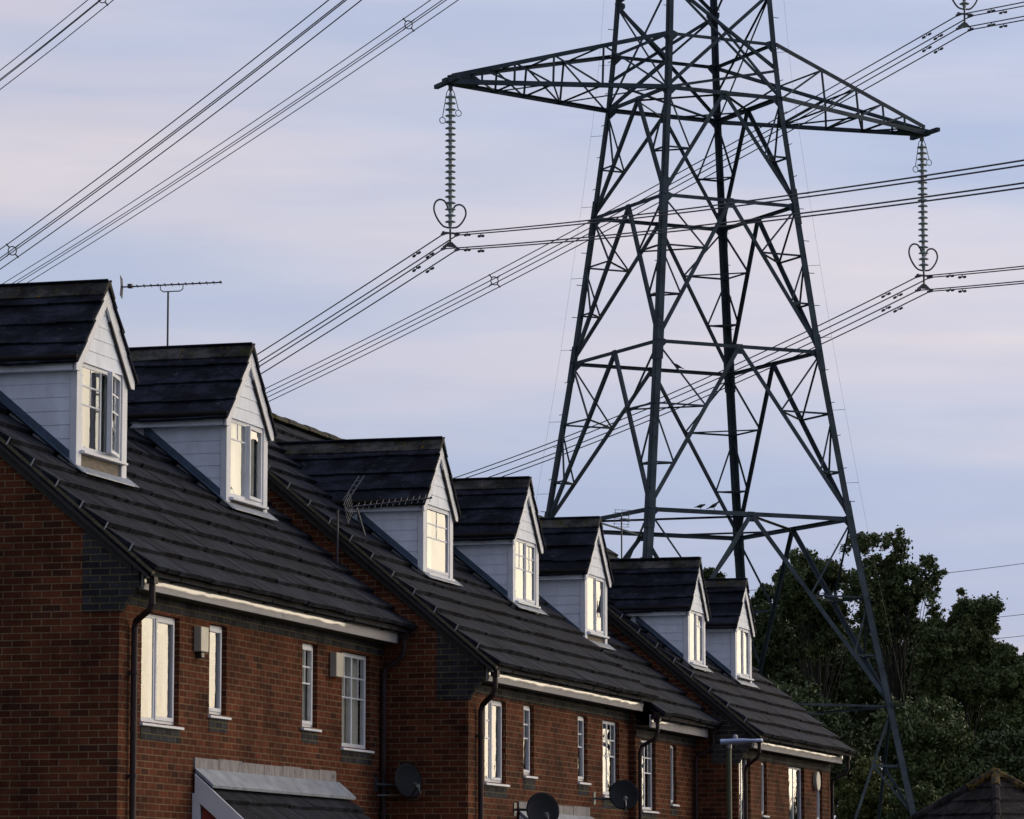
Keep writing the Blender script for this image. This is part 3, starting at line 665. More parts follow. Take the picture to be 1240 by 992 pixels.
# porch canopies: render upstand, lead, tiles, white barge and post
def canopy(house, v, ua, ub, zt, left, right, run=1.15):
    base = MB(); n = 5
    k = max(2, int((ub - ua) / .62)); 
    for i in range(k):
        a = ua + (ub - ua) * i / k; b = ua + (ub - ua) * (i + 1) / k; base.box(v - .02, v + .022 + .003 * (i % 2), a + .003, b - .003, zt - .13 - .01 * (i % 2), zt + .01 * ((i * 3) % 2))
    can = base.build('porch_canopy', M['render'], house, bevel=.004)
    z1 = zt - .13; ld = MB(); s_ = .83
    ld.prism([(v + .024, ua, z1 + .01), (v + .024, ua, z1 - .03), (v + .235, ua, z1 - .21), (v + .245, ua, z1 - .18)], (0, ub - ua + .12 * (1 if right else 0), 0)); ld.build('lead_flashing', M['lead'], can)
    tm = MB(); O = (v + run, ua, zt - .26 - s_ * run + .0); ln = math.hypot(run, s_ * run); g = .36; nn = int(ln / g)
    tiles(tm, O, (0, 1, 0), (-CP, 0, SP), (SP, 0, CP), ub - ua + (.15 if right else 0), nn, (ln - .05) / nn, seed=int(ua * 10))
    tm.prism([(v + .0, ua + .01, zt - .30), (v + run - .02, ua + .01, zt - .30 - s_ * run), (v + run - .02, ua + .01, zt - .33 - s_ * run), (v + .0, ua + .01, zt - .33)][::-1], (0, ub - ua - .02, 0))
    tm.build('canopy_tiles', M['tile'], can)
    if left:
        w_ = MB(); z0 = zt - .30
        w_.prism([(v + .03, ua - .03, z0 + .12), (v + run, ua - .03, z0 + .12 - s_ * run - .03), (v + run, ua - .03, z0 - .16 - s_ * run), (v + .03, ua - .03, z0 - .16)][::-1], (0, .03, 0))
        w_.box(v + .002, v + .09, ua - .028, ua + .03, -1.9, z0 - .1)
        w_.build('white_bargeboard', M['upvc'], can, bevel=.003)
        r_ = MB(); r_.box(v + .10, v + run - .25, ua + .03, ua + .06, -2.0, z0 - .1 - s_ * (run - .25)); r_.prism([(v + .10, ua + .03, z0 - .1 - s_ * (run - .25)), (v + run - .25, ua + .03, z0 - .1 - s_ * (run - .25)), (v + .10, ua + .03, z0 - .2)], (0, .03, 0)); r_.build('side_panel', M['redpanel'], can)
canopy(H1, 0, 2.25, 4.527, 1.67, True, False)
canopy(H2, 0, 4.533, 7.15, 1.67, False, True)
canopy(H3, v2, 11.35, 13.187, 1.41, True, False)
canopy(H4, v2, 13.193, 15.0, 1.41, False, True)

# ------------------------------------------------------------------ satellite dishes
def dish(label, c, wallp, facing, tilt, rad, asp=1.1):
    e = empty('satellite_dish', label, 'satellite dish', wallp, group='satellite dishes on the terrace')
    f = Vector((math.cos(facing) * math.cos(tilt), math.sin(facing) * math.cos(tilt), math.sin(tilt))); s_ = Vector((-math.sin(facing), math.cos(facing), 0)); up = f.cross(s_) * -1
    if up.z < 0: up = -up
    c = Vector(c); m = MB(); rings = 7; n = 36; vs = []
    for side in (0, 1):
        for i in range(rings + 1):
            rr = rad * i / rings; dz = .16 * rad * (i / rings) ** 2 * 1.3 - side * .006
            for j in range(n):
                a = 2 * math.pi * j / n; vs.append(c + s_ * rr * math.cos(a) + up * rr * asp * math.sin(a) + f * dz)
    fs = []
    for side in (0, 1):
        o_ = side * (rings + 1) * n
        for i in range(rings):
            for j in range(n): fs.append((o_ + i * n + j, o_ + i * n + (j + 1) % n, o_ + (i + 1) * n + (j + 1) % n, o_ + (i + 1) * n + j))
    for j in range(n): fs.append((rings * n + j, rings * n + (j + 1) % n, (2 * rings + 1) * n + (j + 1) % n, (2 * rings + 1) * n + j))
    m.add(vs, fs); m.build('reflector', M['dish'], e, smooth=True)
    bot = c - up * rad * asp * .95
    lnb = c + f * rad * 1.25 - up * rad * .62
    a = MB(); a.tube([bot - f * .03, bot + f * .05, lnb], .012, 8); a.build('feed_arm', M['black'], e)
    l_ = MB(); l_.tube([lnb, lnb + (c - lnb).normalized() * .09], .028, 12, taper=.034); l_.build('feed_horn', M['steel'], e)
    b = MB(); back = c - f * .04; W_ = Vector(wallp); el = Vector((back.x, back.y, W_.z)) - f * .06
    b.tube([W_, el, back], .018, 10); b.box(W_.x - .012, W_.x + .012, W_.y - .06, W_.y + .06, W_.z - .09, W_.z + .09); b.tube([back - s_ * .05, back + s_ * .05], .03, 10); b.build('wall_bracket', M['pyldark'], e)
    cb = MB(); cb.tube([lnb, lnb - up * .10 + f * .03, lnb - up * .16 - f * .05, bot - up * .03 - f * .02, el - up * .12, W_ + Vector((.02, 0, -.14))], .006, 6); cb.build('cable', M['steel'], e)
F_ = R(-68)
dish('dark satellite dish at the corner between the first and second brick blocks', (.38, 9.02 - .12, 1.61), (.0, 8.80, 1.57), R(-40), R(12), .205)
dish('black satellite dish low on the wall above the second porch canopy', (v2 + .42, 11.05, 1.27), (v2, 11.2, 1.3), R(-60), R(14), .225)
dish('round black satellite dish beside the big window of the fourth house', (v2 + .40, 15.45, 1.60), (v2, 15.3, 1.56), R(-70), R(14), .215, 1.03)

# ------------------------------------------------------------------ aerials
def yagi(label, mast, boom_c, bdir, length, nel, el_len, el_dir, refl='v', grp='television aerials on the roofs', hook=True, mr=.014):
    e = empty('television_aerial', label, 'television aerial', mast[0], group=grp)
    m = MB(); m.tube(mast, mr, 8); m.build('mast', M['aerial'], e)
    bc = Vector(boom_c); bd = Vector(bdir).normalized(); ed = Vector(el_dir).normalized(); up = bd.cross(ed)
    if up.z < 0: up = -up
    b = MB(); b.tube([bc - bd * length / 2, bc + bd * length / 2], .010, 8)
    b.build('boom', M['aerial'], e)
    el = MB()
    for i in range(nel):
        c = bc + bd * (-length / 2 + .12 + (length - .14) * i / (nel - 1)); el.tube([c - ed * el_len / 2, c + ed * el_len / 2], .0045, 6)
        el.box(c.x - .01, c.x + .01, c.y - .01, c.y + .01, c.z - .004, c.z + .018)
    el.build('director_rods', M['aerial'], e)
    rf = MB(); back = bc - bd * length / 2
    if refl == 'v':
        for sg in (1, -1):
            tipv = up * sg * .13 + bd * (-.02 + .05 * (sg < 0)) ; 
            for k in range(-3, 4): rf.tube([back + ed * k * .05, back + ed * k * .05 + up * sg * .135 - bd * .01], .004, 6)
            rf.tube([back + up * sg * .135 - ed * .17 - bd * .01, back + up * sg * .135 + ed * .17 - bd * .01], .005, 6)
        dc = back + bd * .12; rf.box(dc.x - .03, dc.x + .03, dc.y - .03, dc.y + .03, dc.z - .02, dc.z + .035)
    else:
        for k in range(-3, 4):
            rf.tube([back + up * .05 * k + ed * .16, back + up * .05 * k - ed * .16], .0045, 6)
        for k in (-1, 0, 1): rf.tube([back + ed * .13 * k + up * .15, back + ed * .13 * k - up * .15], .0045, 6)
    rf.build('reflector', M['aerial'], e)
    if hook:
        h = MB(); top = Vector(mast[-1]); h.tube([bc + bd * .16, bc + bd * .16 - Vector((0, 0, .06)), bc + bd * .12 - Vector((0, 0, .09)), top, bc - bd * .12 - Vector((0, 0, .09)), bc - bd * .16 - Vector((0, 0, .06)), bc - bd * .16], .008, 8); h.build('cradle', M['steel'], e)
    return e
yagi('long thin television aerial on a tall mast above the second dormer roof', [(-3.05, 9.15, 6.9), (-3.05, 9.15, 8.13)], (-3.0, 9.15, 8.22), (1, 0, .0), 1.42, 14, .26, (-.3, 1, 0))
yagi('drooping television aerial with grid reflector lying across the third dormer roof', [(-.58, 8.93, 4.42), (-.58, 8.93, 5.12)], (.12, 8.98, 5.20), (1, .15, .10), 1.1, 13, .17, (0, .75, .65), refl='grid', hook=False)
ae = [o for o in bpy.data.objects if o.name.startswith('television_aerial') and o.type == 'EMPTY'][-1]
m = MB()
for dv_ in (-.50, -.43): m.tube([(dv_, 8.90, 5.24), (dv_ + .20, 8.96, 5.56)], .008, 6)
for k in range(5): m.tube([(-.50 + .04 * k, 8.90 + .012 * k, 5.24 + .064 * k), (-.43 + .04 * k, 8.90 + .012 * k, 5.24 + .064 * k)], .004, 5)
m.build('folded_screen', M['steel'], ae)
m = MB(); m.tube([(-.34, 8.95, 5.18), (-.22, 8.97, 4.78)], .012, 6); m.build('brace', M['aerial'], ae)
a3 = yagi('small grid aerial on a thin mast over the sixth dormer, in front of the pylon', [(-1.5, 27.2, 5.6), (-1.5, 27.2, 6.88)], (-1.42, 27.2, 6.78), (.6, -.7, -.2), .35, 5, .20, (.8, .6, 0), refl='grid', hook=False)

# ------------------------------------------------------------------ street lamp
sl = empty('street_lamp', 'street lamp with flat pale blue head on a green post before the last brick block', 'street lamp', (2.42, 18.4, -2.3))
m = MB(); m.tube([(2.42, 18.4, -2.3), (2.42, 18.4, -1.0)], .07, 14); m.tube([(2.42, 18.4, -1.0), (2.42, 18.4, 2.40)], .043, 14, taper=.038); m.build('post', M['post'], sl)
m = MB()
hc = [(2.30, .05), (2.42, .085), (2.62, .10), (2.78, .085), (2.93, .045)]; vs = []
n = 16
for x, w_ in hc:
    for j in range(n):
        a = 2 * math.pi * j / n; vs.append((x, 18.4 + w_ * 1.3 * math.cos(a), 2.475 + (.042 if x < 2.7 else .024) * math.sin(a) + (x - 2.3) * .03))
m.add(vs, [(i * n + j, i * n + (j + 1) % n, (i + 1) * n + (j + 1) % n, (i + 1) * n + j) for i in range(4) for j in range(n)] + [tuple(range(n)), tuple(4 * n + j for j in range(n))])
m.build('lamp_head', M['lampblue'], sl, smooth=True)
m = MB(); m.lathe([(.036, 0), (.038, .05), (.03, .075), (.01, .085)], (2.52, 18.4, 2.50), 14); m.build('light_sensor', M['clip'], sl)
m = MB(); m.tube([(2.42, 18.4, 2.38), (2.42, 18.4, 2.47)], .045, 12); m.build('collar', M['steel'], sl)

# ------------------------------------------------------------------ garage with pyramid roof, bottom right
ga_c = Vector((8.24, 66.0, 0)); gza = 2.30 + EYE; GR = Fr(Matrix.Translation(ga_c) @ Matrix.Rotation(R(38), 4, 'Z'))
ge = empty('garage', 'low brick garage with a dark pyramid roof and orange lichen at its peak', 'garage', (0, 0, gz(8, 66)), fr=GR)
hs = 2.7; ps = .80; ez = gza - .06 - ps * (hs + .25)
m = MB(); wl = hs
m.box(-wl, wl, -wl, wl, gz(8, 66), ez + .05); m.build('wall', M['brick'], ge)
m = MB(); e_ = hs + .25; cp = 1 / math.sqrt(1 + ps * ps); nC = 10; gst = e_ / nC
for k in range(4):
    a = k * math.pi / 2; out = Vector((math.cos(a), math.sin(a), 0)); al = Vector((-math.sin(a), math.cos(a), 0)); r_ = random.Random(k)
    for i in range(nC):
        d0 = e_ - i * gst; d1 = max(.01, d0 - gst - .03); z0 = ez + ps * i * gst; z1 = ez + ps * (e_ - d1)
        nt_ = max(1, int(2 * d0 / .33))
        for j in range(nt_):
            f0, f1 = -1 + 2 * j / nt_, -1 + 2 * (j + 1) / nt_; h = .06 + r_.uniform(-.010, .008)
            p = [out * d0 + al * d0 * f0 + Vector((0, 0, z0)), out * d0 + al * d0 * f1 + Vector((0, 0, z0)), out * d1 + al * d1 * f1 + Vector((0, 0, z1)), out * d1 + al * d1 * f0 + Vector((0, 0, z1))]
            u_ = Vector((0, 0, 1)); m.hexa(p + [p[0] + u_ * h, p[1] + u_ * h, p[2] + u_ * .012, p[3] + u_ * .012])
m.build('roof', M['garagetile'], ge)
for k in range(4):
    a = math.pi / 4 + k * math.pi / 2; m = MB(); top = Vector((0, 0, gza - .0)); cor = Vector((e_ * 1.414 * math.cos(a), e_ * 1.414 * math.sin(a), ez + .05)); nh = 9
    for i in range(nh):
        p = cor.lerp(top, i / nh); q = cor.lerp(top, (i + 1) / nh + .01); m.tube([p, q], .085, 8, taper=.07)
        if i == nh - 2: m.cur = 1
    m.build('hip_tiles', [M['garagetile'], M['garageridge']], ge)
m = MB(); m.lathe([(.16, -.08), (.13, .0), (.06, .06), (.01, .075)], (0, 0, gza), 12); m.build('peak_cap', M['garageridge'], ge)

# ------------------------------------------------------------------ pylon
PC = Vector((5.028, 105.0, 0)); PH = -3.474
gp = gz(5, 105)
LV = [(gp - 0.1, 5.05), (5.35 + EYE, 3.86), (10.411 + EYE, 3.121), (14.998 + EYE, 2.547), (19.063 + EYE, 2.107), (22.105 + EYE, 1.797), (23.628 + EYE, 1.687), (25.1 + EYE, 1.60),
      (27.5 + EYE, 1.45), (29.7 + EYE, 1.31), (31.3 + EYE, 1.21), (33.7 + EYE, 1.06), (36.4 + EYE, .90), (39 + EYE, .74), (40.3 + EYE, .66), (43.5 + EYE, .12)]
PF = Fr(Matrix.Translation(PC) @ Matrix.Rotation(PH + math.pi / 4, 4, 'Z'))   # local x = direction of the left arms, faces square to the axes
# legs: k = 0 left, 1 near, 2 right, 3 far  (local corners)
SG = [(1, -1), (1, 1), (-1, 1), (-1, -1)]
def lg(k, i):
    z, w_ = LV[i]; return Vector((SG[k][0] * w_, SG[k][1] * w_, z))
def legz(k, z):
    for (z0, w0), (z1, w1) in zip(LV, LV[1:]):
        if z0 <= z <= z1: t = (z - z0) / (z1 - z0); w_ = w0 + (w1 - w0) * t; return Vector((SG[k][0] * w_, SG[k][1] * w_, z))
FACES = [(0, 1, Vector((1, 0, 0))), (1, 2, Vector((0, 1, 0))), (2, 3, Vector((-1, 0, 0))), (3, 0, Vector((0, -1, 0)))]
pylon = empty('electricity_pylon', 'tall dark lattice steel pylon rising behind the terrace roofs', 'pylon', (0, 0, gp), fr=PF)
# order check: the leg of local corner k must sit where the tower's k-th leg does
for k in range(4):
    m = MB()
    for i in range(len(LV) - 1):
        P, Q = lg(k, i), lg(k, i + 1); wd = .205 if i < 2 else (.185 if i < 4 else (.155 if i < 9 else .11)); t = .022
        d = (Q - P).normalized()
        n1 = Vector((SG[k][0], 0, 0)); n2 = Vector((0, SG[k][1], 0))
        for nn, ot in ((n1, n2), (n2, n1)):     # two flanges meeting at the outer corner
            a = Vector(nn) * -t; b = Vector(ot) * -wd
            c = [Vector(), a, a + b, b]
            m.hexa([P + x for x in c] + [Q + x for x in c])
        if i in (2, 3, 4):                      # splice plates
            for nn, ot in ((n1, n2), (n2, n1)):
                a = Vector(nn) * .022; b = Vector(ot) * -wd * 1.15; s_ = P + Vector(ot) * .012 - d * .5; e2 = P + Vector(ot) * .012 + d * .5
                c = [Vector(), a, a + b, b]; m.hexa([s_ + x for x in c] + [e2 + x for x in c])
    z = 3.5 + gp                                # step bolts
    while z < 30:
        p = legz(k, z)
        if p is not None: m.tube([p, p + Vector((SG[k][0] * .16, 0, 0)) if int(z * 2) % 2 else p + Vector((0, SG[k][1] * .16, 0))], .011, 5)
        z += .9
    for i in (2, 3, 4, 5, 6, 7):                # gusset plates at the joints
        for a, b, n in FACES:
            if k not in (a, b): continue
            o_ = b if k == a else a; dr = (lg(o_, i) - lg(k, i)).normalized(); p = lg(k, i) - n * .035; up = Vector((0, 0, 1))
            m.prism([p + up * .14 + dr * .05, p + dr * .30 + up * .05, p + dr * .30 - up * .06, p - up * .30 + dr * .05], n * .012)
    m.build('leg', M['pylon'], pylon)
def vpanel(i0, i1, ts, big=.115, hor=.10, red=.05):
    for a, b, n in FACES:
        m = MB(); Ta, Tb, Ba, Bb = lg(a, i1), lg(b, i1), lg(a, i0), lg(b, i0); Mi = (Ta + Tb) / 2; ins = n * -.05
        m.angle(Ta + ins, Tb + ins, hor, .016, n)
        for B_, T_ in ((Ba, Ta), (Bb, Tb)):
            m.angle(Mi + ins, B_ + ins, big, .018, n)
            prev = T_
            for t in ts:
                l_ = T_.lerp(B_, t); d_ = Mi.lerp(B_, t); m.angle(l_ + ins, d_ + ins, red, .010, n); m.angle(prev + ins, d_ + ins, red, .010, n); prev = l_
        g_ = MB()
        m.prism([Mi + ins + Vector((0, 0, .07)) + (Tb - Ta).normalized() * .10, Mi + ins + Vector((0, 0, .07)) - (Tb - Ta).normalized() * .10, Mi + ins - (Tb - Ta).normalized() * .13 - Vector((0, 0, .2)), Mi + ins + (Tb - Ta).normalized() * .13 - Vector((0, 0, .2))], n * .015)
        m.build('face_bracing', M['pylon'], pylon)
    for k in range(4):                          # short ties across each corner
        m = MB(); pf = [f for f in FACES if k in f[:2]]
        for t in ts:
            m = MB(); pts = []
            for a, b, n in pf:
                Mi = (lg(a, i1) + lg(b, i1)) / 2; pts.append(Mi.lerp(lg(k, i0), t) - n * .05)
            m.angle(pts[0], pts[1], red, .010, Vector((0, 0, 1))); m.build('corner_tie', M['pylon'], pylon)
vpanel(4, 5, (.55,), big=.11, hor=.12)
vpanel(3, 4, (.34, .67)); vpanel(2, 3, (.37, .72)); vpanel(1, 2, (.42, .73), big=.125, hor=.12)
# legs below the lowest ring
for a, b, n in FACES:
    m = MB(); Ta, Tb, Ba, Bb = lg(a, 1), lg(b, 1), lg(a, 0), lg(b, 0); ins = n * -.05
    m.angle(Ta + ins, Tb + ins, .06, .012, n)
    for T_, B_, O_ in ((Ta, Ba, Bb), (Tb, Bb, Ba)):
        foot = B_.lerp(O_, .5); m.angle(T_ + ins, foot + ins, .08, .012, n)
        for t0_, t1_ in ((.20, .38), (.55, .8)): l_ = T_.lerp(B_, t0_); d_ = T_.lerp(foot, t0_); m.angle(l_ + ins, d_ + ins, .065, .010, n); m.angle(d_ + ins, T_.lerp(B_, t1_) + ins, .065, .010, n)
    m.build('face_bracing', M['pylon'], pylon)
# plan bracing in the ring and at the arm level
for i, s_ in ((2, .075), (5, .06), (1, .04)):
    m = MB(); mid = [(lg(a, i) + lg(b, i)) / 2 for a, b, n in FACES]
    for j in range(4): m.angle(mid[j] - Vector((0, 0, .04)), mid[(j + 1) % 4] - Vector((0, 0, .04)), s_, .012, Vector((0, 0, 1)))
    m.build('plan_bracing', M['pylon'], pylon)
# upper body: crossed panels
def xpanel(i0, i1, wd=.08, horiz=True, hw_=.08):
    for a, b, n in FACES:
        m = MB(); ins = n * -.05; ins2 = n * -.03
        m.angle(lg(a, i0) + ins, lg(b, i1) + ins, wd, .014, n); m.angle(lg(b, i0) + ins2, lg(a, i1) + ins2, wd, .014, n)
        if horiz: m.angle(lg(a, i1) + ins, lg(b, i1) + ins, hw_, .014, n)
        m.build('face_bracing', M['pylon'], pylon)
zB = 22.9 + EYE
for fi, (a, b, n) in enumerate(FACES):          # the panel between the lowest arm's chords and the next ring
    m = MB(); ins = n * -.05; ins2 = n * -.028
    m.angle(lg(a, 6) + ins, lg(b, 6) + ins, .09, .014, n)
    lo, hi = lg(a, 5), lg(b, 7)
    m.angle(lg(a, 5) + ins, lg(b, 7) + ins, .09, .014, n); m.angle(lg(b, 5) + ins2, lg(a, 7) + ins2, .06, .012, n)
    m.angle(legz(b, zB) + ins2, lg(a, 7) + ins2 * 1.4, .09, .014, n); m.angle(legz(b, zB) + ins, lg(a, 5) + ins, .07, .012, n)
    m.build('face_bracing', M['pylon'], pylon)
xpanel(7, 8, .09, False); xpanel(8, 9, .08); xpanel(9, 10, .08); xpanel(10, 11); xpanel(11, 12); xpanel(12, 13, .07); xpanel(13, 14, .06); xpanel(14, 15, .05, False)
def arm(side, i0, i1, Rr, zt_, nseg=4, big=.11, name='cross_arm'):
    """side +1: the left arms (local +x), -1: the right arms"""
    ks = (0, 1) if side > 0 else (3, 2); m = MB(); tipc = Vector((side * Rr, 0, zt_)); UPv = Vector((0, 0, 1))
    bots = [lg(k, i0) for k in ks]; tops = [lg(k, i1) for k in ks]; tb = [tipc + Vector((0, s_ * .12, 0)) for s_ in (-1, 1)]; tt = [t + Vector((0, 0, .16)) for t in tb]
    for b, t in zip(bots, tb): m.angle(b, t, big, .02, Vector((0, 1 if b.y > 0 else -1, 0)))
    for b, t in zip(tops, tt): m.angle(b, t, big * .9, .02, Vector((0, 1 if b.y > 0 else -1, 0)))
    fr = [0, .30, .53, .71, .86, 1][:nseg + 2]
    for s_ in (0, 1):
        n = Vector((0, -1 if s_ == 0 else 1, 0)); pb = [bots[s_].lerp(tb[s_], f) for f in fr]; pt = [tops[s_].lerp(tt[s_], f) for f in fr]
        for j in range(1, len(fr) - 1):
            m.angle(pb[j], pt[j], .05, .010, n)
        for j in range(0, len(fr) - 2):
            m.angle(pt[j + 1] if j % 2 == 0 else pt[j + 1], pb[j], .055, .010, n)
    pb0 = [bots[0].lerp(tb[0], f) for f in fr]; pb1 = [bots[1].lerp(tb[1], f) for f in fr]
    for j in range(1, len(fr) - 1): m.angle(pb0[j], pb1[j], .05, .010, UPv)
    for j in range(len(fr) - 2):
        m.angle((pb0 if j % 2 else pb1)[j], (pb1 if j % 2 else pb0)[j + 1], .05, .010, UPv)
    pt0 = [tops[0].lerp(tt[0], f) for f in fr]; pt1 = [tops[1].lerp(tt[1], f) for f in fr]
    for j in range(1, len(fr) - 1): m.angle(pt0[j], pt1[j], .045, .010, UPv)
    # solid nose with a short cross beam
    a = side; m.hexa([(tipc.x - a * .75, -.14, zt_ - .05), (tipc.x + a * .18, -.13, zt_ - .06), (tipc.x + a * .18, .13, zt_ - .06), (tipc.x - a * .75, .14, zt_ - .05),
                      (tipc.x - a * .75, -.14, zt_ + .20), (tipc.x + a * .18, -.13, zt_ + .10), (tipc.x + a * .18, .13, zt_ + .10), (tipc.x - a * .75, .14, zt_ + .20)])
    m.box(tipc.x + (.02 if a > 0 else -.14), tipc.x + (.14 if a > 0 else -.02), -.72, .72, zt_ - .055, zt_ + .055)
    m.build(name, M['pylon'], pylon)
ARMS = {('b', 1): (7.45, 22.03), ('b', -1): (7.45, 21.95), ('m', 1): (8.95, 29.7), ('m', -1): (8.95, 29.7), ('t', 1): (5.82, 39.0), ('t', -1): (5.82, 39.0)}
IDX = {'b': (5, 6), 'm': (9, 10), 't': (13, 14)}
for (lv, s_), (Rr, z_) in ARMS.items(): arm(s_, *IDX[lv], Rr, z_ + EYE, 4, .125 if lv != 't' else .10)
# thin safety lines beside the two side legs
for k in (0, 2):
    m = MB(); off = Vector((SG[k][0] * .26, SG[k][1] * .26, 0)).normalized() * .34
    pts = [legz(k, z) + off for z in np.linspace(6, 30, 30)]; m.tube(pts, .0028, 5)
    for z in np.linspace(7, 29, 12):
        p = legz(k, z); m.tube([p, p + off], .006, 5)
    m.build('safety_line', M['pyldark'], pylon)

# insulators
def insulator(lv, s_, label):
    Rr, z_ = ARMS[(lv, s_)]; zt_ = z_ + EYE - .06; x = s_ * (Rr - .02)
    e = empty('insulator_string', label, 'insulator', (x, 0, zt_), fr=PF, group='insulator strings hanging from the pylon arms')
    m = MB(); nd = 21; pitch = .170; z0 = zt_ - .30; prof = [(.022, -(nd) * pitch - .1)]
    for i in reversed(range(nd)):
        zc = -i * pitch; prof += [(.055, zc - .12), (.06, zc - .065), (.142, zc - .058), (.150, zc - .045), (.10, zc - .015), (.05, zc + .0), (.045, zc + .03)]
    prof.append((.022, .12)); m.lathe(prof, (x, 0, z0), 14); m.build('disc_stack', M['insul'], e, smooth=False)
    m = MB(); m.tube([(x, 0, zt_), (x, 0, z0 + .1)], .03, 8); m.box(x - .05, x + .05, -.03, .03, zt_ - .16, zt_ + .02); m.build('hanger', M['pyldark'], e)
    for a in (1, -1):                          # small upper horns with a ring at the end
        h = MB(); top = Vector((x + a * .05, 0, zt_ - .12)); end = Vector((x + a * .26, .05 * a, zt_ - (.92 if a > 0 else .66)))
        h.tube([top, top + Vector((a * .06, 0, -.1)), end], .011, 6)
        h.tube([end + Vector((.085 * math.sin(t), 0, -.09 + .085 * math.cos(t))) for t in np.linspace(0, 2 * math.pi, 15)], .011, 6); h.build('upper_horn', M['pyldark'], e)
    zb = z0 - nd * pitch - .02
    for a in (1, -1):                          # big racket-shaped lower horns
        h = MB(); sc_ = 1.0 if a < 0 else 1.16
        key = [(0, -.03), (.06, -.035), (.18, 0), (.30, .14), (.385, .32), (.405, .47), (.36, .61), (.26, .68), (.15, .65), (.08, .54), (.055, .40)]
        key = [(q[0] * (1.14 + .05 * (sc_ > 1)), q[1] * sc_ * .90) for q in key]; pts = []
        for i in range(len(key) - 1):           # smooth curve through the key points
            p0, p1, p2, p3 = key[max(i - 1, 0)], key[i], key[i + 1], key[min(i + 2, len(key) - 1)]
            for t in (0, .25, .5, .75):
                c_ = [.5 * (2 * p1[j] + (p2[j] - p0[j]) * t + (2 * p0[j] - 5 * p1[j] + 4 * p2[j] - p3[j]) * t * t + (3 * p1[j] - p0[j] - 3 * p2[j] + p3[j]) * t ** 3) for j in (0, 1)]
                pts.append(Vector((x + a * c_[0], .0, zb + .02 + c_[1])))
        h.tube(pts, .025, 8); h.build('lower_horn', M['pyldark'], e)
    zc = zt_ - 4.29                             # centre of the bundle
    y_ = MB(); y_.tube([(x, 0, zb + .05), (x, 0, zc - .03)], .028, 8); y_.box(x - .24, x + .24, -.02, .02, zc + .215, zc + .265)
    y_.prism([(x - .22, -.015, zc - .14), (x - .05, -.015, zc - .0), (x + .05, -.015, zc - .0), (x + .22, -.015, zc - .14)], (0, .03, 0))
    for dx in (-.2, .2):
        for dz in (-.2, .2): y_.box(x + dx - .022, x + dx + .022, -.13, .13, zc + dz - .03, zc + dz + .035); y_.box(x + dx - .015, x + dx + .015, -.02, .02, zc + dz, zc + dz + .08)
    y_.build('clamp_yoke', M['pyldark'], e)
    return e
insulator('b', 1, 'long insulator string hanging from the lower left arm of the pylon')
insulator('b', -1, 'long insulator string hanging from the lower right arm of the pylon')
insulator('m', 1, 'insulator string on the middle left arm above the frame')
insulator('m', -1, 'insulator string at the top right corner, only its foot in view')
insulator('t', 1, 'insulator string on the top left arm high above the frame')
insulator('t', -1, 'insulator string on the top right arm high above the frame')

# conductors: each bundle of four wires runs away behind the roofs and back over the camera's right
PHF, PHN = R(115.58), R(286.67)
dv = Vector((math.cos(PH + math.pi / 4), math.sin(PH + math.pi / 4), 0))
def bundle(lv, s_, a, b, label, spacers=(32.3,), dampers=True, an=.1474):
    Rr, z_ = ARMS[(lv, s_)]; c0 = PC + dv * (s_ * (Rr - .02)) + Vector((0, 0, z_ + EYE - .06 - 4.29))
    e = empty('conductor_bundle', label, 'power line', c0, fr=WORLD, group='four-wire conductor bundles of the pylon')
    fd = Vector((math.cos(PHF), math.sin(PHF), 0)); nd = Vector((math.cos(PHN), math.sin(PHN), 0)); ft = Vector((-math.sin(PHF), math.cos(PHF), 0))
    far = lambda s: c0 + fd * s + Vector((0, 0, -a * s + b * s * s)); near = lambda s: c0 + nd * s + Vector((0, 0, -an * s + .000366 * s * s))
    sf = [240 * (i / 90) ** 1.3 for i in range(91)]; sn = [105 * (i / 60) ** 1.15 for i in range(1, 61)]
    for dx in (-.2, .2):
        for dz in (-.2, .2):
            o_ = dv * dx + Vector((0, 0, dz)); pts = [far(s) + o_ for s in reversed(sf)] + [near(s) + o_ for s in sn]
            m = MB(); m.tube(pts, .0175, 6); m.build('wire', M['wire'], e, fr=WORLD)
            if dampers:
                for fn, ss in ((far, (1.75,)), (near, (2.3,))):
                    for s in ss[:1]:
                        p = fn(s) + o_; q = fn(s + .3) + o_; t = (q - p).normalized(); dn = Vector((0, 0, -.075))
                        d = MB(); d.tube([p, p + dn], .016, 6); d.tube([p + dn - t * .17, p + dn + t * .17], .009, 6)
                        d.tube([p + dn - t * .22, p + dn - t * .11], .036, 8); d.tube([p + dn + t * .11, p + dn + t * .22], .036, 8); d.build('vibration_damper', M['pyldark'], e, fr=WORLD)
    for s in spacers:
        p = far(s); m = MB(); cs = [p + dv * dx + Vector((0, 0, dz)) for dx, dz in ((-.2, -.2), (.2, -.2), (.2, .2), (-.2, .2))]
        inn = [p + dv * (.15 * math.cos(t)) + Vector((0, 0, .15 * math.sin(t))) for t in [2 * math.pi * i / 16 for i in range(17)]]
        m.tube(inn, .02, 6)
        for c in cs: d = (c - p); m.tube([p + d * .55, p + d * 1.13], .024, 6)
        m.build('spacer', M['pyldark'], e, fr=WORLD)
bundle('b', 1, .1199, .00041, 'four-wire bundle clamped to the lower left insulator', ())
bundle('b', -1, .122, .00125, 'four-wire bundle clamped to the lower right insulator', (), an=.122)
bundle('m', 1, .108, .00055, 'four-wire bundle crossing the top left sky with a spacer at the left edge', (32.8,))
bundle('m', -1, .1033, .00039, 'four-wire bundle passing behind the pylon from the top right insulator', (31.7,))
bundle('t', 1, .1188, .00077, 'four-wire bundle cutting the top left corner of the sky', (32.8,))
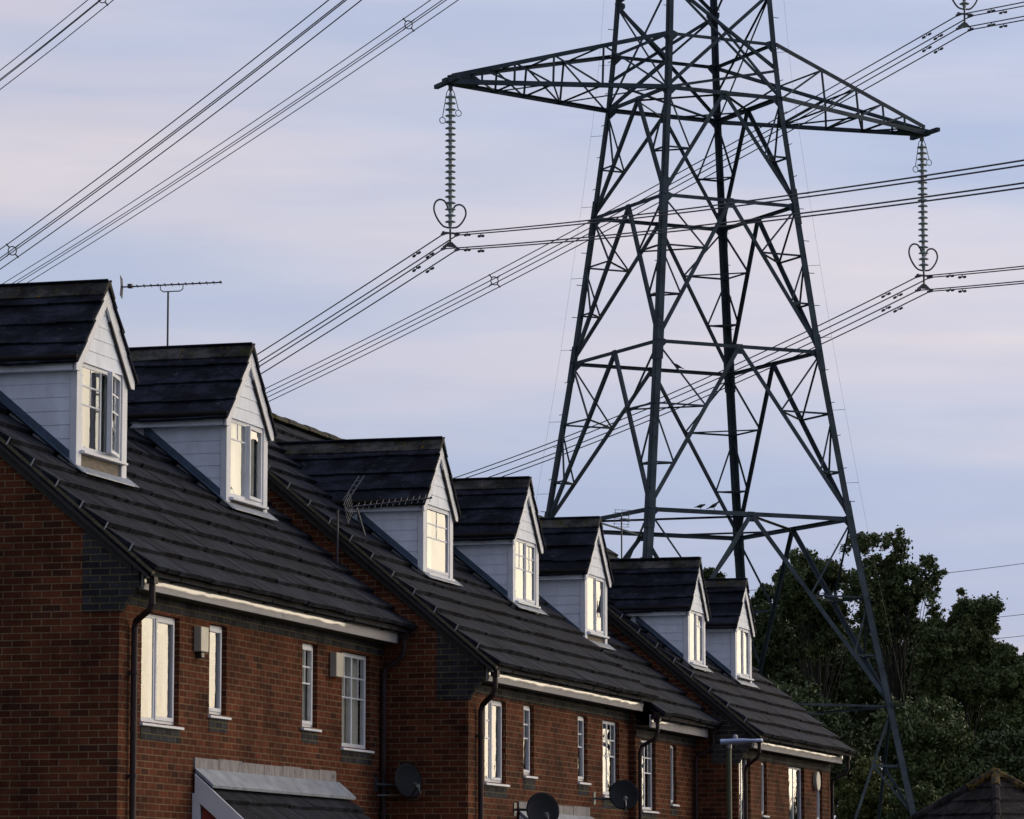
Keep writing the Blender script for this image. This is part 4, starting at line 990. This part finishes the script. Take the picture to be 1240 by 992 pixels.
bundle('t', -1, .1005, .00033, 'four-wire bundle with a spacer near the top edge left of the pylon', (32.4,))
# earth wire at the peak
e0 = PC + Vector((0, 0, LV[-1][0]))
fd = Vector((math.cos(PHF), math.sin(PHF), 0)); ndv = Vector((math.cos(PHN), math.sin(PHN), 0))
m = MB(); m.tube([e0 + fd * s + Vector((0, 0, -.08 * s + .0003 * s * s)) for s in np.linspace(230, 0, 40)] + [e0 + ndv * s + Vector((0, 0, -.1 * s + .0003 * s * s)) for s in np.linspace(3, 105, 30)], .012, 6)
tag(m.build('earth_wire', M['wire'], fr=WORLD, at=e0), 'single earth wire at the very top of the pylon', 'power line')
# three thin distant wires right of the trees
for (x0, z0, x1, z1, lab) in ((19.5, 16.85, 26.64, 17.9, 'highest of the three thin wires right of the trees'), (22.5, 14.7, 26.59, 15.23, 'middle of the three thin wires right of the trees'), (23.5, 13.7, 26.57, 14.11, 'lowest of the three thin wires right of the trees')):
    s_ = (z1 - z0) / (x1 - x0); pts = [(x0 + (x1 - x0) * t, 200 + (t - .5) * 3, z0 + (z1 - z0) * t + .12 * t * (t - 1) + EYE) for t in np.linspace(-4, 6, 40)]
    m = MB(); m.tube(pts, .016, 5); tag(m.build('overhead_wire', M['wire'], fr=WORLD, at=pts[0]), lab, 'overhead wire', 'distant overhead wires')

# ------------------------------------------------------------------ birds
def bird(label, p, face, s=1.0, flat=False):
    """a small perched bird, one body with beak, wings and tail"""
    me = bpy.data.meshes.new('bird'); 
    sp = [((0, 0, .0), .0), ]
    m = MB(); f = Vector((math.cos(face), math.sin(face), 0)); sd_ = Vector((-f.y, f.x, 0)); P = Vector(p)
    prof = [(-.30, -.075, .012), (-.20, -.045, .022), (-.12, .0, .05), (-.03, .035, .078), (.05, .075, .075), (.10, .115, .052), (.125, .15, .045), (.15, .175, .046), (.18, .178, .034), (.20, .172, .012), (.245, .162, .003)]
    if flat: prof = [(x, z * .45, r) for x, z, r in prof]
    n = 10; vs = []
    for x, z, r_ in prof:
        for j in range(n):
            a = 2 * math.pi * j / n; vs.append(P + (f * x + sd_ * (r_ * .85 * math.cos(a)) + Vector((0, 0, z + .11 + r_ * math.sin(a)))) * s)
    m.add(vs, [(i * n + j, i * n + (j + 1) % n, (i + 1) * n + (j + 1) % n, (i + 1) * n + j) for i in range(len(prof) - 1) for j in range(n)] + [tuple(range(n))[::-1], tuple((len(prof) - 1) * n + j for j in range(n))])
    for sg in (-1, 1):
        w0 = [P + (f * x + sd_ * sg * y + Vector((0, 0, z))) * s for x, y, z in ((.08, .066, .19 if not flat else .16), (-.04, .082, .13), (-.24, .03, .06), (-.08, .075, .175 if not flat else .15))]
        m.prism(w0, sd_ * sg * .012 * s); m.tube([P + (f * .0 + sd_ * sg * .03 + Vector((0, 0, .07))) * s, P + (f * .01 + sd_ * sg * .03) * s], .008 * s, 5)
    o = m.build('bird', M['bird'], fr=WORLD, at=p, smooth=True); tag(o, label, 'bird', 'birds perched on the pylon'); return o
def onface(a, b, i, t, dz=.08): return PF.m @ ((lg(a, i).lerp(lg(b, i), t)) + Vector((0, 0, dz)))
bird('dark bird perched on the second horizontal beam up, near the left legs', onface(3, 0, 3, .34, .05), R(160), .72)
bird('dark bird perched with raised head on the lowest ring beam in view', onface(1, 2, 2, .315, .06), R(10), .72)
bird('dark bird crouching low on the ring beam, left of another bird', onface(1, 2, 2, .25, .06), R(10), .62, True)

# ------------------------------------------------------------------ trees
def leafmesh(centres, size, rng):
    n = len(centres); c = np.array(centres, dtype=np.float32)
    a = rng.normal(size=(n, 3)); a /= np.linalg.norm(a, axis=1)[:, None]; b = rng.normal(size=(n, 3)); b -= (a * b).sum(1)[:, None] * a; b /= np.linalg.norm(b, axis=1)[:, None]
    s = (size * rng.uniform(.6, 1.35, n))[:, None]; la = a * s; lb = b * s * .55
    v = np.stack([c - la, c + lb, c + la, c - lb], 1).reshape(-1, 3)
    return v, n
def tree(name, label, cat, base, topz, crown, mat, nleaf, lsize, seed, trunk_r=.18, clumps=26, limbs=7, shape='round', low=.35, group=None, clr=(.5, 1.0), cs=.33):
    """base: ground point; crown = (half width x, half depth y); leaves gather in clumps at the ends of limbs"""
    rng = np.random.default_rng(seed); r = random.Random(seed); bx, by, bz = base; H_ = topz - bz
    e = bpy.data.objects.new(name, None); COL.objects.link(e); e.location = base; e['org'] = list(base); tag(e, label, cat, group)
    cz0 = bz + H_ * low; hz = (topz - cz0) / 2; cc = Vector((bx, by, cz0 + hz))
    cl = []
    for i in range(clumps):
        while True:
            d = Vector((r.gauss(0, 1), r.gauss(0, 1), r.gauss(0, 1))).normalized(); 
            rad = r.uniform(*clr); break
        zz = d.z * rad; wf = 1.0 if shape == 'round' else (1.0 - .45 * max(0, zz))
        p = cc + Vector((d.x * rad * crown[0] * wf * .86, d.y * rad * crown[1] * wf * .86, zz * hz * .9)); cl.append((p, r.uniform(.5, 1.2) * min(crown[0], hz) * cs))
    tm = MB(); top = Vector((bx + r.uniform(-.3, .3), by, cc.z + hz * .3)); mid = Vector((bx + r.uniform(-.25, .25), by, bz + H_ * .35))
    tm.tube([Vector(base) - Vector((0, 0, .2)), mid, cc, top], trunk_r, 8, taper=trunk_r * .3)
    for (p, cr) in cl:
        t = r.uniform(.15, .85); s0 = mid.lerp(top, t); k = s0.lerp(p, .5) + Vector((r.uniform(-.2, .2), r.uniform(-.2, .2), r.uniform(.0, .35))); tm.tube([s0, k, p], trunk_r * .2, 5, taper=.008)
        for _ in range(4):
            d = Vector((r.gauss(0, 1), r.gauss(0, 1), r.gauss(0, .8))).normalized() * cr * r.uniform(.6, 1.1); tm.tube([p, p + d * .5 + Vector((0, 0, .05)), p + d], .014, 4, taper=.005)
    tm.build('trunk', M['bark'], e, fr=WORLD)
    tot = sum(c[1] ** 2 for c in cl); cen = []
    for p, cr in cl:
        n = int(nleaf * cr * cr / tot); sc = rng.normal(size=(14, 3)) * cr * np.array([.62, .62, .5]); ss_ = rng.uniform(.12, .30, 14); ii = rng.integers(0, 14, n)
        q = sc[ii] + rng.normal(size=(n, 3)) * (cr * ss_[ii])[:, None]; cen.append(q + np.array(p)[None])
        # sub-tufts give the outline its ragged edge
        m_ = int(n * .35); tc_ = rng.normal(size=(9, 3)); tc_ /= np.linalg.norm(tc_, axis=1)[:, None]; tc_ *= cr * np.array([1.25, 1.25, .95]); ii = rng.integers(0, 9, m_)
        cen.append(tc_[ii] + rng.normal(size=(m_, 3)) * cr * .17 + np.array(p)[None])
    v, n = leafmesh(np.concatenate(cen), lsize, rng); v = v - np.array(base)
    me = bpy.data.meshes.new('crown'); me.vertices.add(4 * n); me.vertices.foreach_set('co', v.astype(np.float32).ravel())
    me.loops.add(4 * n); me.loops.foreach_set('vertex_index', np.arange(4 * n, dtype=np.int32)); me.polygons.add(n); me.polygons.foreach_set('loop_start', np.arange(0, 4 * n, 4, dtype=np.int32)); me.polygons.foreach_set('loop_total', np.full(n, 4, dtype=np.int32))
    me.update(calc_edges=True); me.validate(); me.materials.append(mat); o = bpy.data.objects.new('crown', me); COL.objects.link(o); o.parent = e
    return e
def px(x, d): return (x - 620) / 4670 * d * 1.008
def pz(y, d): return (1100 - y) / 4670 * d * 1.008 + EYE
TG = 'trees beyond the pylon'
def T(label, x, ytop, hwid, d, ylow, mat, nleaf, seed, lsize=.11, clumps=26, trunk=.17, shape='round', clr=(.5, 1.0), name='broadleaf_tree', cat='tree', cs=.31):
    X_ = px(x, d); zt_ = pz(ytop, d); g_ = gz(X_, d); low = (pz(ylow, d) - g_) / (zt_ - g_)
    return tree(name, label, cat, (X_, d, g_), zt_, (hwid / 4670 * d, hwid / 4670 * d * .9), M[mat], int(nleaf * 2.6), lsize * .60, seed, trunk, clumps, shape=shape, low=low, group=TG, clr=clr, cs=cs)
T('tall airy tree whose loose crown shows sky through it, right behind the right pylon leg', 1078, 648, 66, 128, 800, 'leaf_b', 11000, 21, .105, 48, .14, clr=(.3, 1.1), cs=.19)
T('airy tree with thin twigs between the far leg and the right leg of the pylon', 985, 662, 62, 130, 800, 'leaf_b', 14000, 22, .105, 44, .14, clr=(.3, 1.08), cs=.2)
T('dense leafy tree with a pointed top, standing right of the pylon', 1160, 722, 54, 126, 880, 'leaf_b', 22000, 23, .11, 50, .17, clr=(.4, 1.05), cs=.25)
T('dense tree at the right edge of the picture, below the thin wires', 1230, 782, 46, 124, 900, 'leaf_b', 17000, 24, .11, 40, .17, cs=.25)
T('broad dark tree filling the space behind the pylon foot', 1000, 742, 95, 138, 930, 'leaf_a', 30000, 25, .14, 44)
T('broad dark tree behind the right pylon leg, under the airy tree', 1100, 765, 95, 136, 950, 'leaf_a', 30000, 26, .14, 44)
T('wide dark tree low at the right edge behind the garage', 1195, 830, 90, 132, 1010, 'leaf_a', 30000, 27, .14, 44)
T('dark tree rising just right of the last dormer', 940, 705, 46, 134, 880, 'leaf_a', 14000, 28, .11, 36, .17, clr=(.4,1.05), cs=.25)
T('leafy tree low behind the gable end of the terrace', 965, 840, 80, 122, 1020, 'leaf_a', 26000, 29, .13, 40)
T('mid green bushy tree around the right pylon foot', 1120, 860, 85, 119, 1040, 'leaf_b', 28000, 30, .13, 40)
T('small tree whose twig tips show above the last dormer roof', 862, 686, 20, 140, 760, 'leaf_a', 2600, 31, .11, 12, .08)
T('small mossy green treetop above the roof left of the far pylon leg', 745, 672, 24, 140, 740, 'leaf_c', 5000, 32, .11, 14, .1)
T('yellowish green shrub at the foot of the pylon, beside the gable end', 1045, 905, 42, 110, 1060, 'leaf_c', 16000, 33, .10, 30, .06, name='shrub', cat='shrub')
T('low green shrub between the pylon foot and the garage', 1105, 945, 36, 108, 1070, 'leaf_b', 12000, 34, .10, 26, .06, name='shrub', cat='shrub')
T('dense dark tree behind the garage at the bottom right corner', 1215, 900, 75, 118, 1060, 'leaf_a', 24000, 35, .13, 36)

rng = np.random.default_rng(5); cen = []  # unseen tree line, added to cut the low glow out of window reflections
for k in range(150):
    az = R(18 + 48 * k / 150 + rng.uniform(-.3, .3)); d = 325 + rng.uniform(-12, 12); top = 10.5 + 1.7 * math.sin(k * .5) + 1.2 * math.sin(k * 1.37) + rng.uniform(-1.2, 1.2)
    n = 170; p = np.stack([rng.normal(0, 1.9, n), rng.normal(0, 2.0, n), rng.uniform(0, 1, n) ** .7 * top], 1) + np.array([d * math.sin(az), d * math.cos(az), -.9]); cen.append(p)
v, n = leafmesh(np.concatenate(cen), .85, rng)
me = bpy.data.meshes.new('glow_cut_treeline'); me.vertices.add(4 * n); me.vertices.foreach_set('co', v.astype(np.float32).ravel())
me.loops.add(4 * n); me.loops.foreach_set('vertex_index', np.arange(4 * n, dtype=np.int32)); me.polygons.add(n); me.polygons.foreach_set('loop_start', np.arange(0, 4 * n, 4, dtype=np.int32)); me.polygons.foreach_set('loop_total', np.full(n, 4, dtype=np.int32))
me.update(calc_edges=True); me.validate(); me.materials.append(M['leaf_a']); o = bpy.data.objects.new('glow_cut_treeline', me); COL.objects.link(o)
tag(o, 'unseen dark tree line beyond the right edge, added to cut glow in window reflections', 'wood', kind='stuff')
for o in list(bpy.data.objects):
    if 'org' in o: del o['org']
